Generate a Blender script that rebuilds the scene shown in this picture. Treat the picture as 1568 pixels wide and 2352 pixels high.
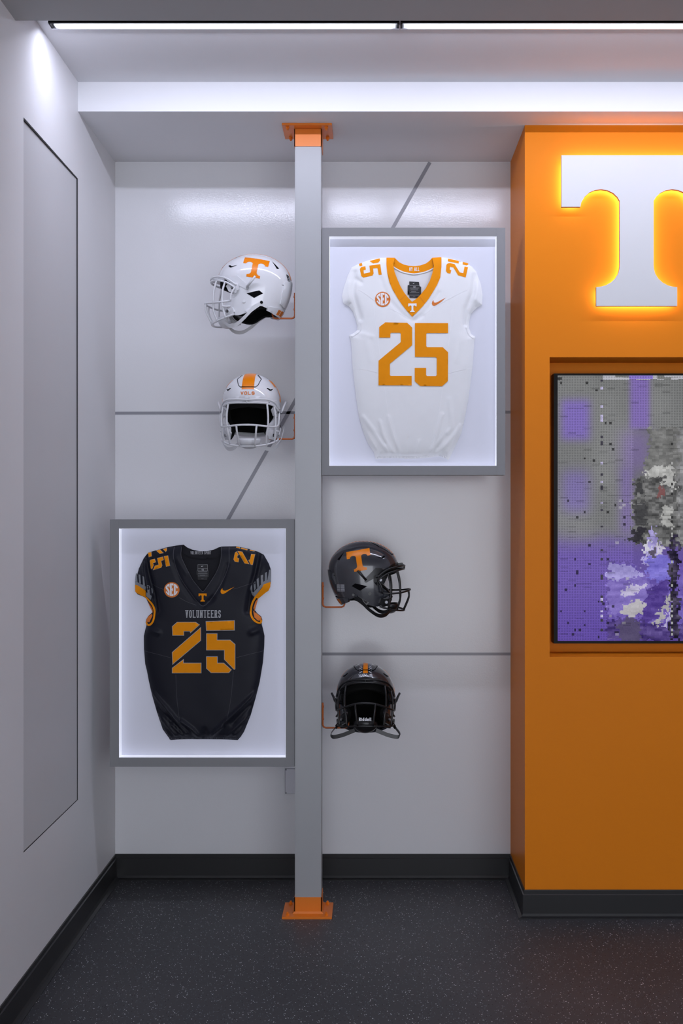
import bpy, bmesh, math, random
import numpy as np
from mathutils import Vector, Matrix
from mathutils.geometry import delaunay_2d_cdt

random.seed(7)
rng = np.random.RandomState(7)
for o in list(bpy.data.objects):
    bpy.data.objects.remove(o)
SC = bpy.context.scene
COL = SC.collection

# ------------------------------------------------------------------ camera
# frame 1568 x 2352, focal length 2500 px, principal point at (858, 1176), level camera
F, CX, CY, EYE = 2500.0, 858.0, 1176.0, 1.566
cam_d = bpy.data.cameras.new('camera')
cam_d.sensor_fit = 'VERTICAL'
cam_d.sensor_height = 36.0
cam_d.sensor_width = 24.0
cam_d.lens = 36.0 * F / 2352.0
cam_d.shift_x = -(CX - 784.0) / 2352.0
cam_d.clip_start = 0.05
cam = bpy.data.objects.new('camera', cam_d)
cam.location = (0, 0, EYE)
cam.rotation_euler = (math.pi / 2, 0, 0)
COL.objects.link(cam)
SC.camera = cam

# ------------------------------------------------------------------ world, lights, exposure
world = bpy.data.worlds.new('world')
SC.world = world
world.use_nodes = True
bgn = world.node_tree.nodes['Background']
bgn.inputs[0].default_value = (0.87, 0.905, 1.0, 1)
bgn.inputs[1].default_value = 3.4
STRIP_W = 7.0          # watts per linear fixture
STRIP_COL = (0.78, 0.81, 1.0)
STRIP_TILT, STRIP_SPREAD = 28.0, 180.0
PANEL_EMIT = 0.11       # lit back panels of the jersey boxes
LED_EMIT = 0.42          # led edge strips in the boxes
HALO_EMIT = 11.0         # back light of the big letter
SC.view_settings.view_transform = 'Standard'
SC.view_settings.look = 'None'
SC.view_settings.gamma = 1.0
SC.view_settings.use_curve_mapping = False
SC.view_settings.exposure = 0.0
SC.cycles.use_denoising = True
SC.cycles.max_bounces = 8


def strip_lamp(x0, x1):
    """the lamp inside one linear ceiling fixture"""
    d = bpy.data.lights.new('strip_lamp', 'AREA')
    d.shape = 'RECTANGLE'
    d.size = (x1 - x0) - 0.05
    d.size_y = 0.022
    d.energy = STRIP_W
    d.color = STRIP_COL
    d.spread = math.radians(STRIP_SPREAD)
    o = bpy.data.objects.new('strip_lamp', d)
    o.location = ((x0 + x1) / 2, 3.574, 3.158)
    o.rotation_euler = (math.radians(STRIP_TILT), 0, 0)
    COL.objects.link(o)
    return o


# ------------------------------------------------------------------ colours and materials
def lin(r, g, b):
    f = lambda c: (c / 255 / 12.92) if c / 255 <= 0.04045 else ((c / 255 + 0.055) / 1.055) ** 2.4
    return (f(r), f(g), f(b))


def mat(name, col, rough=0.5, metal=0.0, vary=0.04, vscale=6.0, bump=0.0, bscale=80.0, coat=0.0,
        emit=None, estr=0.0, sheen=0.0, spec=0.5, trans=0.0, bdetail=2.0, wave=None):
    m = bpy.data.materials.new(name)
    m.use_nodes = True
    nt = m.node_tree
    P = nt.nodes['Principled BSDF']
    tc = nt.nodes.new('ShaderNodeTexCoord')
    nz = nt.nodes.new('ShaderNodeTexNoise')
    nz.inputs['Scale'].default_value = vscale
    nz.inputs['Detail'].default_value = 3.0
    nt.links.new(tc.outputs['Object'], nz.inputs['Vector'])
    mx = nt.nodes.new('ShaderNodeMix')
    mx.data_type = 'RGBA'
    mx.inputs[6].default_value = (*[max(0, c * (1 - vary)) for c in col], 1)
    mx.inputs[7].default_value = (*[min(1, c * (1 + vary)) for c in col], 1)
    nt.links.new(nz.outputs['Fac'], mx.inputs[0])
    nt.links.new(mx.outputs[2], P.inputs['Base Color'])
    P.inputs['Roughness'].default_value = rough
    P.inputs['Metallic'].default_value = metal
    P.inputs['Coat Weight'].default_value = coat
    P.inputs['Coat Roughness'].default_value = 0.05
    P.inputs['Specular IOR Level'].default_value = spec
    if sheen:
        P.inputs['Sheen Weight'].default_value = sheen
        P.inputs['Sheen Roughness'].default_value = 0.4
    if emit:
        P.inputs['Emission Color'].default_value = (*emit, 1)
        P.inputs['Emission Strength'].default_value = estr
    if bump:
        n2 = nt.nodes.new('ShaderNodeTexNoise')
        n2.inputs['Scale'].default_value = bscale
        n2.inputs['Detail'].default_value = bdetail
        nt.links.new(tc.outputs['Object'], n2.inputs['Vector'])
        bp = nt.nodes.new('ShaderNodeBump')
        bp.inputs['Strength'].default_value = bump
        bp.inputs['Distance'].default_value = 0.002
        nt.links.new(n2.outputs['Fac'], bp.inputs['Height'])
        nt.links.new(bp.outputs['Normal'], P.inputs['Normal'])
    return m


WHITE = (0.72, 0.72, 0.74)
ORANGE = (0.80, 0.235, 0.010)
M = {}
M['wall'] = mat('glossy_wall_paint', WHITE, 0.13, vary=0.01, bump=0.10, bscale=210, spec=0.5)
M['side_wall'] = mat('side_wall_paint', (0.72, 0.72, 0.735), 0.5, vary=0.03, vscale=2.5, bump=0.06, bscale=120, spec=0.3)
M['ceil'] = mat('ceiling_paint', (0.78, 0.78, 0.80), 0.75, vary=0.015, spec=0.2)
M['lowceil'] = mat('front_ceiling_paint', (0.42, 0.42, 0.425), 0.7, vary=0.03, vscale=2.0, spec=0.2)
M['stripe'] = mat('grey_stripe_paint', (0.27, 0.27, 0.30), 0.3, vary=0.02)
M['panel'] = mat('flush_panel_paint', (0.56, 0.56, 0.575), 0.45, vary=0.02, spec=0.3)
M['gap'] = mat('dark_gap', (0.02, 0.02, 0.022), 0.8)
M['column'] = mat('orange_wall_paint', (0.74, 0.215, 0.012), 0.40, vary=0.03, vscale=2.0, bump=0.05, bscale=160, spec=0.06)
M['base'] = mat('rubber_base', (0.020, 0.020, 0.021), 0.32, vary=0.1, vscale=4, spec=0.45)
M['steel'] = mat('silver_powder_coat', (0.36, 0.365, 0.375), 0.42, metal=0.15, vary=0.02, bump=0.03, bscale=900)
M['frame'] = mat('grey_frame_paint', (0.225, 0.226, 0.236), 0.5, vary=0.02, spec=0.35)
M['orange_metal'] = mat('orange_powder_coat', (0.78, 0.20, 0.012), 0.35, vary=0.03, spec=0.5)
M['rod'] = mat('orange_rod_coat', (0.50, 0.11, 0.012), 0.4, vary=0.05)
M['litpanel'] = mat('lit_acrylic', (0.55, 0.56, 0.64), 0.45, vary=0.01, emit=(0.80, 0.82, 1.0), estr=PANEL_EMIT, spec=0.4)
M['led'] = mat('led_tape', (0.8, 0.8, 0.85), 0.5, emit=(0.84, 0.88, 1.0), estr=LED_EMIT)
M['halo'] = mat('halo_led', (0.8, 0.8, 0.8), 0.5, emit=(1.0, 0.97, 0.95), estr=HALO_EMIT)
M['signface'] = mat('sign_face_acrylic', (0.62, 0.625, 0.64), 0.35, vary=0.01, emit=(0.9, 0.92, 1.0), estr=0.0)
M['signedge'] = mat('sign_edge', (0.22, 0.17, 0.16), 0.5)
M['bezel'] = mat('black_plastic', (0.004, 0.004, 0.0045), 0.4, spec=0.12)
M['alu'] = mat('bright_aluminium', (0.75, 0.76, 0.8), 0.22, metal=0.9, vary=0.04, vscale=20)
M['lens'] = mat('lamp_lens', (0.8, 0.8, 0.85), 0.4, emit=(0.86, 0.9, 1.0), estr=1.6)
M['plate'] = mat('cover_plate_plastic', (0.60, 0.60, 0.65), 0.4, vary=0.02)
M['jw'] = mat('white_jersey_cloth', (0.78, 0.785, 0.80), 0.75, vary=0.02, vscale=30, bump=0.12, bscale=900, sheen=0.15, spec=0.25)
M['jw_in'] = mat('white_jersey_inside', (0.70, 0.705, 0.72), 0.8, vary=0.02, bump=0.1, bscale=900, spec=0.2)
M['jo'] = mat('orange_twill', (0.80, 0.27, 0.002), 0.6, vary=0.05, vscale=40, bump=0.1, bscale=1200, spec=0.12)
M['jo2'] = mat('orange_embroidery', (0.62, 0.16, 0.012), 0.65, vary=0.1, vscale=120, bump=0.2, bscale=700)
M['jd'] = mat('charcoal_jersey_cloth', (0.010, 0.0104, 0.0170), 0.42, vary=0.08, vscale=30, bump=0.08, bscale=900, sheen=0.0, spec=0.16)
M['jd_in'] = mat('charcoal_jersey_inside', (0.012, 0.012, 0.016), 0.75, vary=0.08, bump=0.1, bscale=900, spec=0.2)
M['jd_seam'] = mat('charcoal_seam', (0.045, 0.045, 0.058), 0.6)
M['jd_rib'] = mat('charcoal_rib', (0.05, 0.05, 0.07), 0.5)
M['jw_rib'] = mat('white_rib', (0.62, 0.62, 0.65), 0.7)
M['jw_seam'] = mat('white_seam', (0.84, 0.84, 0.86), 0.7)
M['silver'] = mat('silver_twill', (0.34, 0.35, 0.37), 0.45, vary=0.05)
M['greytrim'] = mat('grey_trim', (0.19, 0.20, 0.22), 0.5, vary=0.06)
M['whiteprint'] = mat('white_print', (0.78, 0.78, 0.8), 0.6)
M['tag'] = mat('black_tag', (0.006, 0.006, 0.009), 0.6)
M['tagprint'] = mat('tag_print', (0.32, 0.32, 0.34), 0.6)
M['hw'] = mat('white_helmet_shell', (0.70, 0.705, 0.73), 0.12, vary=0.01, coat=0.6, spec=0.5)
M['hwp'] = mat('white_helmet_plastic', (0.66, 0.665, 0.69), 0.28, vary=0.01, spec=0.5)
M['hd'] = mat('charcoal_helmet_shell', (0.030, 0.031, 0.039), 0.16, vary=0.06, vscale=20, coat=0.8, spec=0.5)
M['hdp'] = mat('black_helmet_plastic', (0.007, 0.007, 0.008), 0.3, vary=0.05, spec=0.5)
M['liner'] = mat('black_padding', (0.004, 0.004, 0.004), 0.85, bump=0.3, bscale=150, spec=0.15)
M['pad_grey'] = mat('grey_jaw_pad', (0.30, 0.30, 0.31), 0.6)
M['decal_o'] = mat('orange_decal', (0.78, 0.215, 0.002), 0.3, vary=0.03, spec=0.3)
M['decal_g'] = mat('grey_decal', (0.45, 0.46, 0.50), 0.35)
M['seamline'] = mat('shell_seam', (0.003, 0.003, 0.004), 0.8, spec=0.05)
M['bolt'] = mat('steel_bolt', (0.30, 0.30, 0.32), 0.4, metal=0.9)


def floor_material():
    m = bpy.data.materials.new('speckled_rubber_floor')
    m.use_nodes = True
    nt = m.node_tree
    P = nt.nodes['Principled BSDF']
    tc = nt.nodes.new('ShaderNodeTexCoord')
    base = nt.nodes.new('ShaderNodeTexNoise')
    base.inputs['Scale'].default_value = 1.6
    base.inputs['Detail'].default_value = 4
    nt.links.new(tc.outputs['Object'], base.inputs['Vector'])
    cr = nt.nodes.new('ShaderNodeValToRGB')
    cr.color_ramp.elements[0].position = 0.35
    cr.color_ramp.elements[0].color = (0.043, 0.044, 0.050, 1)
    cr.color_ramp.elements[1].position = 0.68
    cr.color_ramp.elements[1].color = (0.060, 0.060, 0.066, 1)
    nt.links.new(base.outputs['Fac'], cr.inputs['Fac'])
    prev = cr.outputs['Color']
    nv = nt.nodes.new('ShaderNodeTexNoise')
    nv.inputs['Scale'].default_value = 60
    nt.links.new(tc.outputs['Object'], nv.inputs['Vector'])
    for sc, thr, rad, c in ((150, 0.925, 0.19, (0.62, 0.62, 0.66)), (210, 0.90, 0.22, (0.20, 0.24, 0.27)),
                            (120, 0.90, 0.20, (0.010, 0.006, 0.007)), (110, 0.975, 0.18, (0.6, 0.6, 0.62))):
        mp = nt.nodes.new('ShaderNodeMapping')
        mp.inputs['Location'].default_value = (rng.rand() * 9, rng.rand() * 9, 0)
        mp.inputs['Rotation'].default_value = (0, 0, rng.rand() * 3)
        mp.inputs['Scale'].default_value = (1.0, 0.62, 1.0)
        nt.links.new(tc.outputs['Object'], mp.inputs['Vector'])
        vo = nt.nodes.new('ShaderNodeTexVoronoi')
        vo.inputs['Scale'].default_value = sc
        vo.voronoi_dimensions = '2D'
        nt.links.new(mp.outputs['Vector'], vo.inputs['Vector'])
        a = nt.nodes.new('ShaderNodeMath'); a.operation = 'LESS_THAN'
        a.inputs[1].default_value = rad
        nt.links.new(vo.outputs['Distance'], a.inputs[0])
        sp = nt.nodes.new('ShaderNodeSeparateColor')
        nt.links.new(vo.outputs['Color'], sp.inputs[0])
        b = nt.nodes.new('ShaderNodeMath'); b.operation = 'GREATER_THAN'
        b.inputs[1].default_value = thr
        nt.links.new(sp.outputs[0], b.inputs[0])
        k = nt.nodes.new('ShaderNodeMath'); k.operation = 'MULTIPLY'
        nt.links.new(a.outputs[0], k.inputs[0]); nt.links.new(b.outputs[0], k.inputs[1])
        mx = nt.nodes.new('ShaderNodeMix'); mx.data_type = 'RGBA'
        nt.links.new(k.outputs[0], mx.inputs[0])
        nt.links.new(prev, mx.inputs[6])
        mx.inputs[7].default_value = (*c, 1)
        prev = mx.outputs[2]
    nt.links.new(prev, P.inputs['Base Color'])
    P.inputs['Roughness'].default_value = 0.5
    P.inputs['Specular IOR Level'].default_value = 0.4
    bp = nt.nodes.new('ShaderNodeBump')
    bp.inputs['Strength'].default_value = 0.12
    bp.inputs['Distance'].default_value = 0.001
    nt.links.new(nv.outputs['Fac'], bp.inputs['Height'])
    nt.links.new(bp.outputs['Normal'], P.inputs['Normal'])
    return m


M['floor'] = floor_material()


def screen_material():
    m = bpy.data.materials.new('screen_picture')
    m.use_nodes = True
    nt = m.node_tree
    P = nt.nodes['Principled BSDF']
    P.inputs['Base Color'].default_value = (0.01, 0.01, 0.01, 1)
    P.inputs['Roughness'].default_value = 0.5
    P.inputs['Specular IOR Level'].default_value = 0.05
    at = nt.nodes.new('ShaderNodeVertexColor')
    at.layer_name = 'picture'
    nt.links.new(at.outputs['Color'], P.inputs['Emission Color'])
    P.inputs['Emission Strength'].default_value = 0.92
    return m


M['screen'] = screen_material()


# ------------------------------------------------------------------ object helpers
def link(name, me, material, parent=None, smooth=False):
    me.materials.append(material)
    if smooth:
        for p in me.polygons:
            p.use_smooth = True
    o = bpy.data.objects.new(name, me)
    COL.objects.link(o)
    if parent is not None:
        o.parent = parent
    return o


def obj_bm(name, bm, material, parent=None, smooth=False):
    me = bpy.data.meshes.new(name)
    bmesh.ops.recalc_face_normals(bm, faces=bm.faces[:])
    bm.to_mesh(me)
    bm.free()
    return link(name, me, material, parent, smooth)


def obj_py(name, verts, faces, material, parent=None, smooth=False):
    me = bpy.data.meshes.new(name)
    me.from_pydata([tuple(float(c) for c in v) for v in verts], [], [tuple(int(i) for i in f) for f in faces])
    me.update()
    return link(name, me, material, parent, smooth)


def tag(o, label, cat, group=None):
    o['label'] = label
    o['category'] = cat
    if group:
        o['group'] = group
    return o


def struct(o, label=None):
    o['kind'] = 'structure'
    if label:
        o['label'] = label
    return o


def thing(name, label, cat, loc=(0, 0, 0), rot=(0, 0, 0), group=None):
    o = bpy.data.objects.new(name, None)
    o.empty_display_size = 0.05
    o.location = loc
    o.rotation_euler = rot
    COL.objects.link(o)
    return tag(o, label, cat, group)


def bm_box(bm, x0, x1, y0, y1, z0, z1):
    vs = [bm.verts.new(p) for p in ((x0, y0, z0), (x1, y0, z0), (x1, y1, z0), (x0, y1, z0),
                                    (x0, y0, z1), (x1, y0, z1), (x1, y1, z1), (x0, y1, z1))]
    for f in ((0, 1, 2, 3), (7, 6, 5, 4), (0, 4, 5, 1), (1, 5, 6, 2), (2, 6, 7, 3), (3, 7, 4, 0)):
        bm.faces.new([vs[i] for i in f])


def box(name, x0, x1, y0, y1, z0, z1, material, parent=None, bevel=0.0):
    bm = bmesh.new()
    bm_box(bm, x0, x1, y0, y1, z0, z1)
    if bevel:
        bmesh.ops.bevel(bm, geom=bm.edges[:], offset=bevel, segments=2, affect='EDGES')
    return obj_bm(name, bm, material, parent)


def cyl(name, p, axis, r, h, material, parent=None, seg=16, bevel=0.0):
    bm = bmesh.new()
    bmesh.ops.create_cone(bm, cap_ends=True, segments=seg, radius1=r, radius2=r, depth=h)
    if bevel:
        bmesh.ops.bevel(bm, geom=[e for e in bm.edges if len(e.link_faces) == 2 and any(len(f.verts) > 4 for f in e.link_faces)],
                        offset=bevel, segments=2, affect='EDGES')
    q = Vector((0, 0, 1)).rotation_difference(Vector(axis).normalized())
    bm.transform(Matrix.Translation(Vector(p)) @ q.to_matrix().to_4x4())
    return obj_bm(name, bm, material, parent, smooth=False)


def catmull(P, n=8, closed=False):
    P = [np.array(p, float) for p in P]
    out = []
    N = len(P)
    rngi = range(N if closed else N - 1)
    for i in rngi:
        if closed:
            p0, p1, p2, p3 = P[(i - 1) % N], P[i], P[(i + 1) % N], P[(i + 2) % N]
        else:
            p1, p2 = P[i], P[i + 1]
            p0 = P[i - 1] if i > 0 else 2 * p1 - p2
            p3 = P[i + 2] if i + 2 < N else 2 * p2 - p1
        for k in range(n):
            t = k / n
            out.append(0.5 * ((2 * p1) + (-p0 + p2) * t + (2 * p0 - 5 * p1 + 4 * p2 - p3) * t * t + (-p0 + 3 * p1 - 3 * p2 + p3) * t ** 3))
    if not closed:
        out.append(P[-1])
    return out


def tube(name, pts, r, material, parent=None, seg=8, smooth_n=0):
    if smooth_n:
        pts = catmull(pts, smooth_n)
    pts = [Vector(p) for p in pts]
    verts, faces = [], []
    up = Vector((0.0123, 0.345, 0.938)).normalized()
    prev_u = None
    for i, p in enumerate(pts):
        t = (pts[min(i + 1, len(pts) - 1)] - pts[max(i - 1, 0)]).normalized()
        if prev_u is None:
            u = t.cross(up).normalized()
        else:
            u = (prev_u - t * prev_u.dot(t)).normalized()
        prev_u = u
        v = t.cross(u)
        for k in range(seg):
            a = 2 * math.pi * k / seg
            verts.append(p + (u * math.cos(a) + v * math.sin(a)) * r)
    n = len(pts)
    for i in range(n - 1):
        for k in range(seg):
            k2 = (k + 1) % seg
            faces.append((i * seg + k, i * seg + k2, (i + 1) * seg + k2, (i + 1) * seg + k))
    faces.append(tuple(range(seg - 1, -1, -1)))
    faces.append(tuple((n - 1) * seg + k for k in range(seg)))
    return obj_py(name, verts, faces, material, parent, smooth=True)


def ribbon(name, pts, width_vec, th, material, parent=None, n=8):
    """flat band along a smooth path; width_vec(i, p, t) gives the half-width vector"""
    pts = [Vector(p) for p in catmull(pts, n)]
    verts, faces = [], []
    for i, p in enumerate(pts):
        t = (pts[min(i + 1, len(pts) - 1)] - pts[max(i - 1, 0)]).normalized()
        w = width_vec(i / (len(pts) - 1), p, t)
        nrm = t.cross(w).normalized() * th / 2
        verts += [p - w - nrm, p + w - nrm, p + w + nrm, p - w + nrm]
    for i in range(len(pts) - 1):
        for k in range(4):
            k2 = (k + 1) % 4
            faces.append((i * 4 + k, i * 4 + k2, i * 4 + 4 + k2, i * 4 + 4 + k))
    faces.append((3, 2, 1, 0))
    e = (len(pts) - 1) * 4
    faces.append((e, e + 1, e + 2, e + 3))
    return obj_py(name, verts, faces, material, parent)


# 2-D shape tools -------------------------------------------------
def resample(loop, step):
    out = []
    L = len(loop)
    for i in range(L):
        a, b = np.array(loop[i], float), np.array(loop[(i + 1) % L], float)
        d = np.linalg.norm(b - a)
        n = max(1, int(round(d / step)))
        for k in range(n):
            out.append(a + (b - a) * k / n)
    return np.array(out)


def inside(poly, P):
    x, y = P[:, 0], P[:, 1]
    c = np.zeros(len(P), bool)
    n = len(poly)
    for i in range(n):
        x1, y1 = poly[i]
        x2, y2 = poly[(i + 1) % n]
        if y1 == y2:
            continue
        m = ((y1 > y) != (y2 > y)) & (x < (x2 - x1) * (y - y1) / (y2 - y1) + x1)
        c ^= m
    return c


def seg_dist(P, A, closed=True):
    A = np.asarray(A, float)
    B = np.roll(A, -1, 0) if closed else A[1:]
    A0 = A if closed else A[:-1]
    best = np.full(len(P), 1e9)
    for a, b in zip(A0, B):
        ab = b - a
        l2 = (ab ** 2).sum()
        if l2 < 1e-18:
            continue
        t = np.clip(((P - a) @ ab) / l2, 0, 1)
        d = P - (a + t[:, None] * ab)
        best = np.minimum(best, (d ** 2).sum(1))
    return np.sqrt(best)


def tri2d(loops, step, bstep=None):
    """constrained triangulation of a polygon with holes, filled with inner points"""
    loops = [resample(l, bstep or step) for l in loops]
    P = np.concatenate(loops)
    lo, hi = P.min(0), P.max(0)
    if step < max(hi - lo):
        gx = np.arange(lo[0], hi[0], step)
        gy = np.arange(lo[1], hi[1], step * 0.866)
        G = np.array([(x + (step / 2 if j % 2 else 0), y) for j, y in enumerate(gy) for x in gx])
        if len(G):
            k = inside(loops[0], G)
            for h in loops[1:]:
                k &= ~inside(h, G)
            G = G[k]
        if len(G):
            d = np.min([seg_dist(G, l) for l in loops], axis=0)
            G = G[d > step * 0.45]
    else:
        G = np.zeros((0, 2))
    edges = []
    off = 0
    for l in loops:
        n = len(l)
        edges += [(off + i, off + (i + 1) % n) for i in range(n)]
        off += n
    allp = np.concatenate([P, G]) if len(G) else P
    ctr = allp.mean(0)
    scl = max(hi - lo)
    Q = (allp - ctr) / scl
    r = delaunay_2d_cdt([Vector((float(a), float(b))) for a, b in Q], edges, [], 0, 1e-7)
    V = np.array([(v.x, v.y) for v in r[0]]) * scl + ctr
    T = np.array([f for f in r[2] if len(f) == 3], int)
    cen = V[T].mean(1)
    k = inside(loops[0], cen)
    for h in loops[1:]:
        k &= ~inside(h, cen)
    T = T[k]
    return V, T


def drape(name, loops, step, fn, material, parent=None, skirt=0.0, off=0.0, bstep=None, smooth=True, flip=False):
    """fn(U, off) maps 2-D points to 3-D; a rim of depth `skirt` closes the edge"""
    V, T = tri2d(loops, step, bstep)
    P = fn(V, off)
    # consistent orientation in 2-D
    a, b, c = V[T[:, 0]], V[T[:, 1]], V[T[:, 2]]
    s = (b[:, 0] - a[:, 0]) * (c[:, 1] - a[:, 1]) - (b[:, 1] - a[:, 1]) * (c[:, 0] - a[:, 0])
    T[s < 0] = T[s < 0][:, ::-1]
    if flip:
        T = T[:, ::-1]
    verts = [tuple(p) for p in P]
    faces = [tuple(t) for t in T]
    if skirt:
        cnt = {}
        for t in T:
            for i in range(3):
                e = (t[i], t[(i + 1) % 3])
                cnt[e] = 1
        bd = [e for e in cnt if (e[1], e[0]) not in cnt]
        ids = sorted({i for e in bd for i in e})
        Pb = fn(V[ids], off - skirt)
        base = len(verts)
        mt = {i: base + k for k, i in enumerate(ids)}
        mp = {i: base + len(ids) + k for k, i in enumerate(ids)}
        verts += [tuple(P[i]) for i in ids] + [tuple(p) for p in Pb]
        for i, j in bd:
            faces.append((mt[j], mt[i], mp[i], mp[j]))
    o = obj_py(name, verts, faces, material, parent, smooth=False)
    if smooth:
        nf = len(T)
        for i, p in enumerate(o.data.polygons):
            p.use_smooth = i < nf
    return o


def quads_obj(name, quads, fn, material, parent=None, off=0.0, sub=2):
    """many small 2-D quads mapped through fn into one lettering mesh"""
    verts, faces = [], []
    for qi, q in enumerate(quads):
        q = np.array(q, float)
        base = len(verts)
        U = []
        for i in range(sub + 1):
            for j in range(sub + 1):
                s, t = i / sub, j / sub
                U.append(q[0] * (1 - s) * (1 - t) + q[1] * s * (1 - t) + q[2] * s * t + q[3] * (1 - s) * t)
        verts += [tuple(p) for p in fn(np.array(U), off + (qi % 12) * 4e-5)]
        n = sub + 1
        for i in range(sub):
            for j in range(sub):
                faces.append((base + i * n + j, base + (i + 1) * n + j, base + (i + 1) * n + j + 1, base + i * n + j + 1))
    return obj_py(name, verts, faces, material, parent)


def stroke(a, b, w, cap=0.5):
    a, b = np.array(a, float), np.array(b, float)
    d = b - a
    L = np.linalg.norm(d)
    d = d / L
    n = np.array((-d[1], d[0])) * w / 2
    a = a - d * w * cap
    b = b + d * w * cap
    return [a - n, b - n, b + n, a + n]


GLYPH = {
    'V': [[(0, 1), (.5, 0), (1, 1)]], 'O': [[(.25, 0), (0, .2), (0, .8), (.25, 1), (.75, 1), (1, .8), (1, .2), (.75, 0), (.25, 0)]],
    'L': [[(0, 1), (0, 0), (1, 0)]], 'U': [[(0, 1), (0, .2), (.25, 0), (.75, 0), (1, .2), (1, 1)]],
    'N': [[(0, 0), (0, 1), (1, 0), (1, 1)]], 'T': [[(0, 1), (1, 1)], [(.5, 1), (.5, 0)]],
    'E': [[(1, 1), (0, 1), (0, 0), (1, 0)], [(0, .52), (.75, .52)]],
    'R': [[(0, 0), (0, 1), (.75, 1), (1, .85), (1, .62), (.75, .48), (0, .48)], [(.55, .48), (1, 0)]],
    'S': [[(1, .8), (.75, 1), (.25, 1), (0, .8), (0, .65), (.25, .53), (.75, .47), (1, .35), (1, .2), (.75, 0), (.25, 0), (0, .2)]],
    'M': [[(0, 0), (0, 1), (.5, .4), (1, 1), (1, 0)]], 'Y': [[(0, 1), (.5, .5), (1, 1)], [(.5, .5), (.5, 0)]],
    'A': [[(0, 0), (.5, 1), (1, 0)], [(.22, .35), (.78, .35)]],
    'P': [[(0, 0), (0, 1), (.75, 1), (1, .85), (1, .62), (.75, .48), (0, .48)]], 'I': [[(.5, 0), (.5, 1)]],
    'd': [[(1, 1), (1, 0), (.3, 0), (0, .15), (0, .45), (.3, .6), (1, .6)]], 'i': [[(.5, 0), (.5, .6)], [(.5, .8), (.5, .92)]],
    'e': [[(0, .32), (1, .32), (1, .45), (.7, .6), (.3, .6), (0, .45), (0, .15), (.3, 0), (.9, 0)]], 'l': [[(.5, 0), (.5, 1)]],
    '4': [[(.7, 0), (.7, 1), (0, .35), (1, .35)]], '7': [[(0, 1), (1, 1), (.4, 0)]],
    '2': [[(0, .8), (.25, 1), (.75, 1), (1, .8), (1, .6), (0, 0), (1, 0)]], '0': [[(.25, 0), (0, .2), (0, .8), (.25, 1), (.75, 1), (1, .8), (1, .2), (.75, 0), (.25, 0)]],
}
NARROW = {'I': .3, 'i': .3, 'l': .3}


def text_quads(s, x, y, w, h, stroke_w, gap=0.35, serif=0.0):
    """block lettering laid out left to right in the box x..x+w, baseline y, height h (y up)"""
    units = [(NARROW.get(c, 1.0) if c != ' ' else .6) for c in s]
    tot = sum(units) + gap * (len(s) - 1)
    u = w / tot
    quads = []
    cx = x
    for c, un in zip(s, units):
        if c != ' ':
            gw = u * un - stroke_w
            for pl in GLYPH[c]:
                pp = [(cx + stroke_w / 2 + gw * p[0], y + stroke_w / 2 + (h - stroke_w) * p[1]) for p in pl]
                for a, b in zip(pp[:-1], pp[1:]):
                    quads.append(stroke(a, b, stroke_w, 0.45))
                if serif and c in 'VLUNTERIMYAP':
                    for e in (pp[0], pp[-1]):
                        if abs(e[1] - y - stroke_w / 2) < 1e-6 or abs(e[1] - y - h + stroke_w / 2) < 1e-6:
                            quads.append(stroke((e[0] - serif, e[1]), (e[0] + serif, e[1]), stroke_w * 0.8, 0))
        cx += u * (un + gap)
    return quads


def arc(cx, cy, rx, ry, a0, a1, n=10):
    return [(cx + rx * math.cos(math.radians(a0 + (a1 - a0) * i / n)), cy + ry * math.sin(math.radians(a0 + (a1 - a0) * i / n))) for i in range(n + 1)]


def power_t():
    """the block letter T, x -1..1 (serif to serif), y up from 0 (top) to -2.0; from the big sign"""
    c = 1461.7
    k = 172.7
    X = lambda px: (px - c) / k
    Y = lambda py: -(py - 356.5) / k
    left = [(1289, 356.5), (1289, 475), (1332.4, 475)]
    left += [(1334.5, 465), (1342, 452), (1353, 442), (1366, 436.5), (1380, 434.8), (1395, 437), (1408, 443.5), (1417, 452), (1422.7, 461)]
    left += [(1422.7, 609)] + [(1422, 618), (1419, 629), (1412, 640), (1402, 649), (1390, 655.5), (1378, 658.6), (1368.8, 659.5)]
    left += [(1368.8, 703)]
    L = [(X(a), Y(b)) for a, b in left]
    R = [(-a, b) for a, b in reversed(L)]
    return L + R


def offset_poly(poly, d):
    """offset outward by d (poly any orientation)"""
    P = np.array(poly, float)
    area = 0.5 * np.sum(P[:, 0] * np.roll(P[:, 1], -1) - np.roll(P[:, 0], -1) * P[:, 1])
    sgn = 1 if area > 0 else -1
    n = len(P)
    out = []
    for i in range(n):
        a, b, c = P[i - 1], P[i], P[(i + 1) % n]
        e1 = (b - a) / (np.linalg.norm(b - a) + 1e-12)
        e2 = (c - b) / (np.linalg.norm(c - b) + 1e-12)
        n1 = np.array((e1[1], -e1[0])) * sgn
        n2 = np.array((e2[1], -e2[0])) * sgn
        m = n1 + n2
        l = np.linalg.norm(m)
        if l < 1e-6:
            out.append(b + n1 * d)
            continue
        m = m / l
        out.append(b + m * d / max(0.35, m.dot(n1)))
    return [tuple(p) for p in out]


def wx(px, D):
    return (px - CX) * D / F


def wz(py, D):
    return EYE + (CY - py) * D / F


# =================================================================== THE ROOM
XL, YB = -1.1038, 4.65
ZC_UP, ZC_BEAM, ZC_LOW = 3.172, 3.062, 3.081
Y_BEAM, Y_LIP = 4.065, 3.356
X_COL0, X_COL1, Y_COL = 0.5842, 1.449, 4.209
XR, YF = 3.3, -2.6

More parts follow.
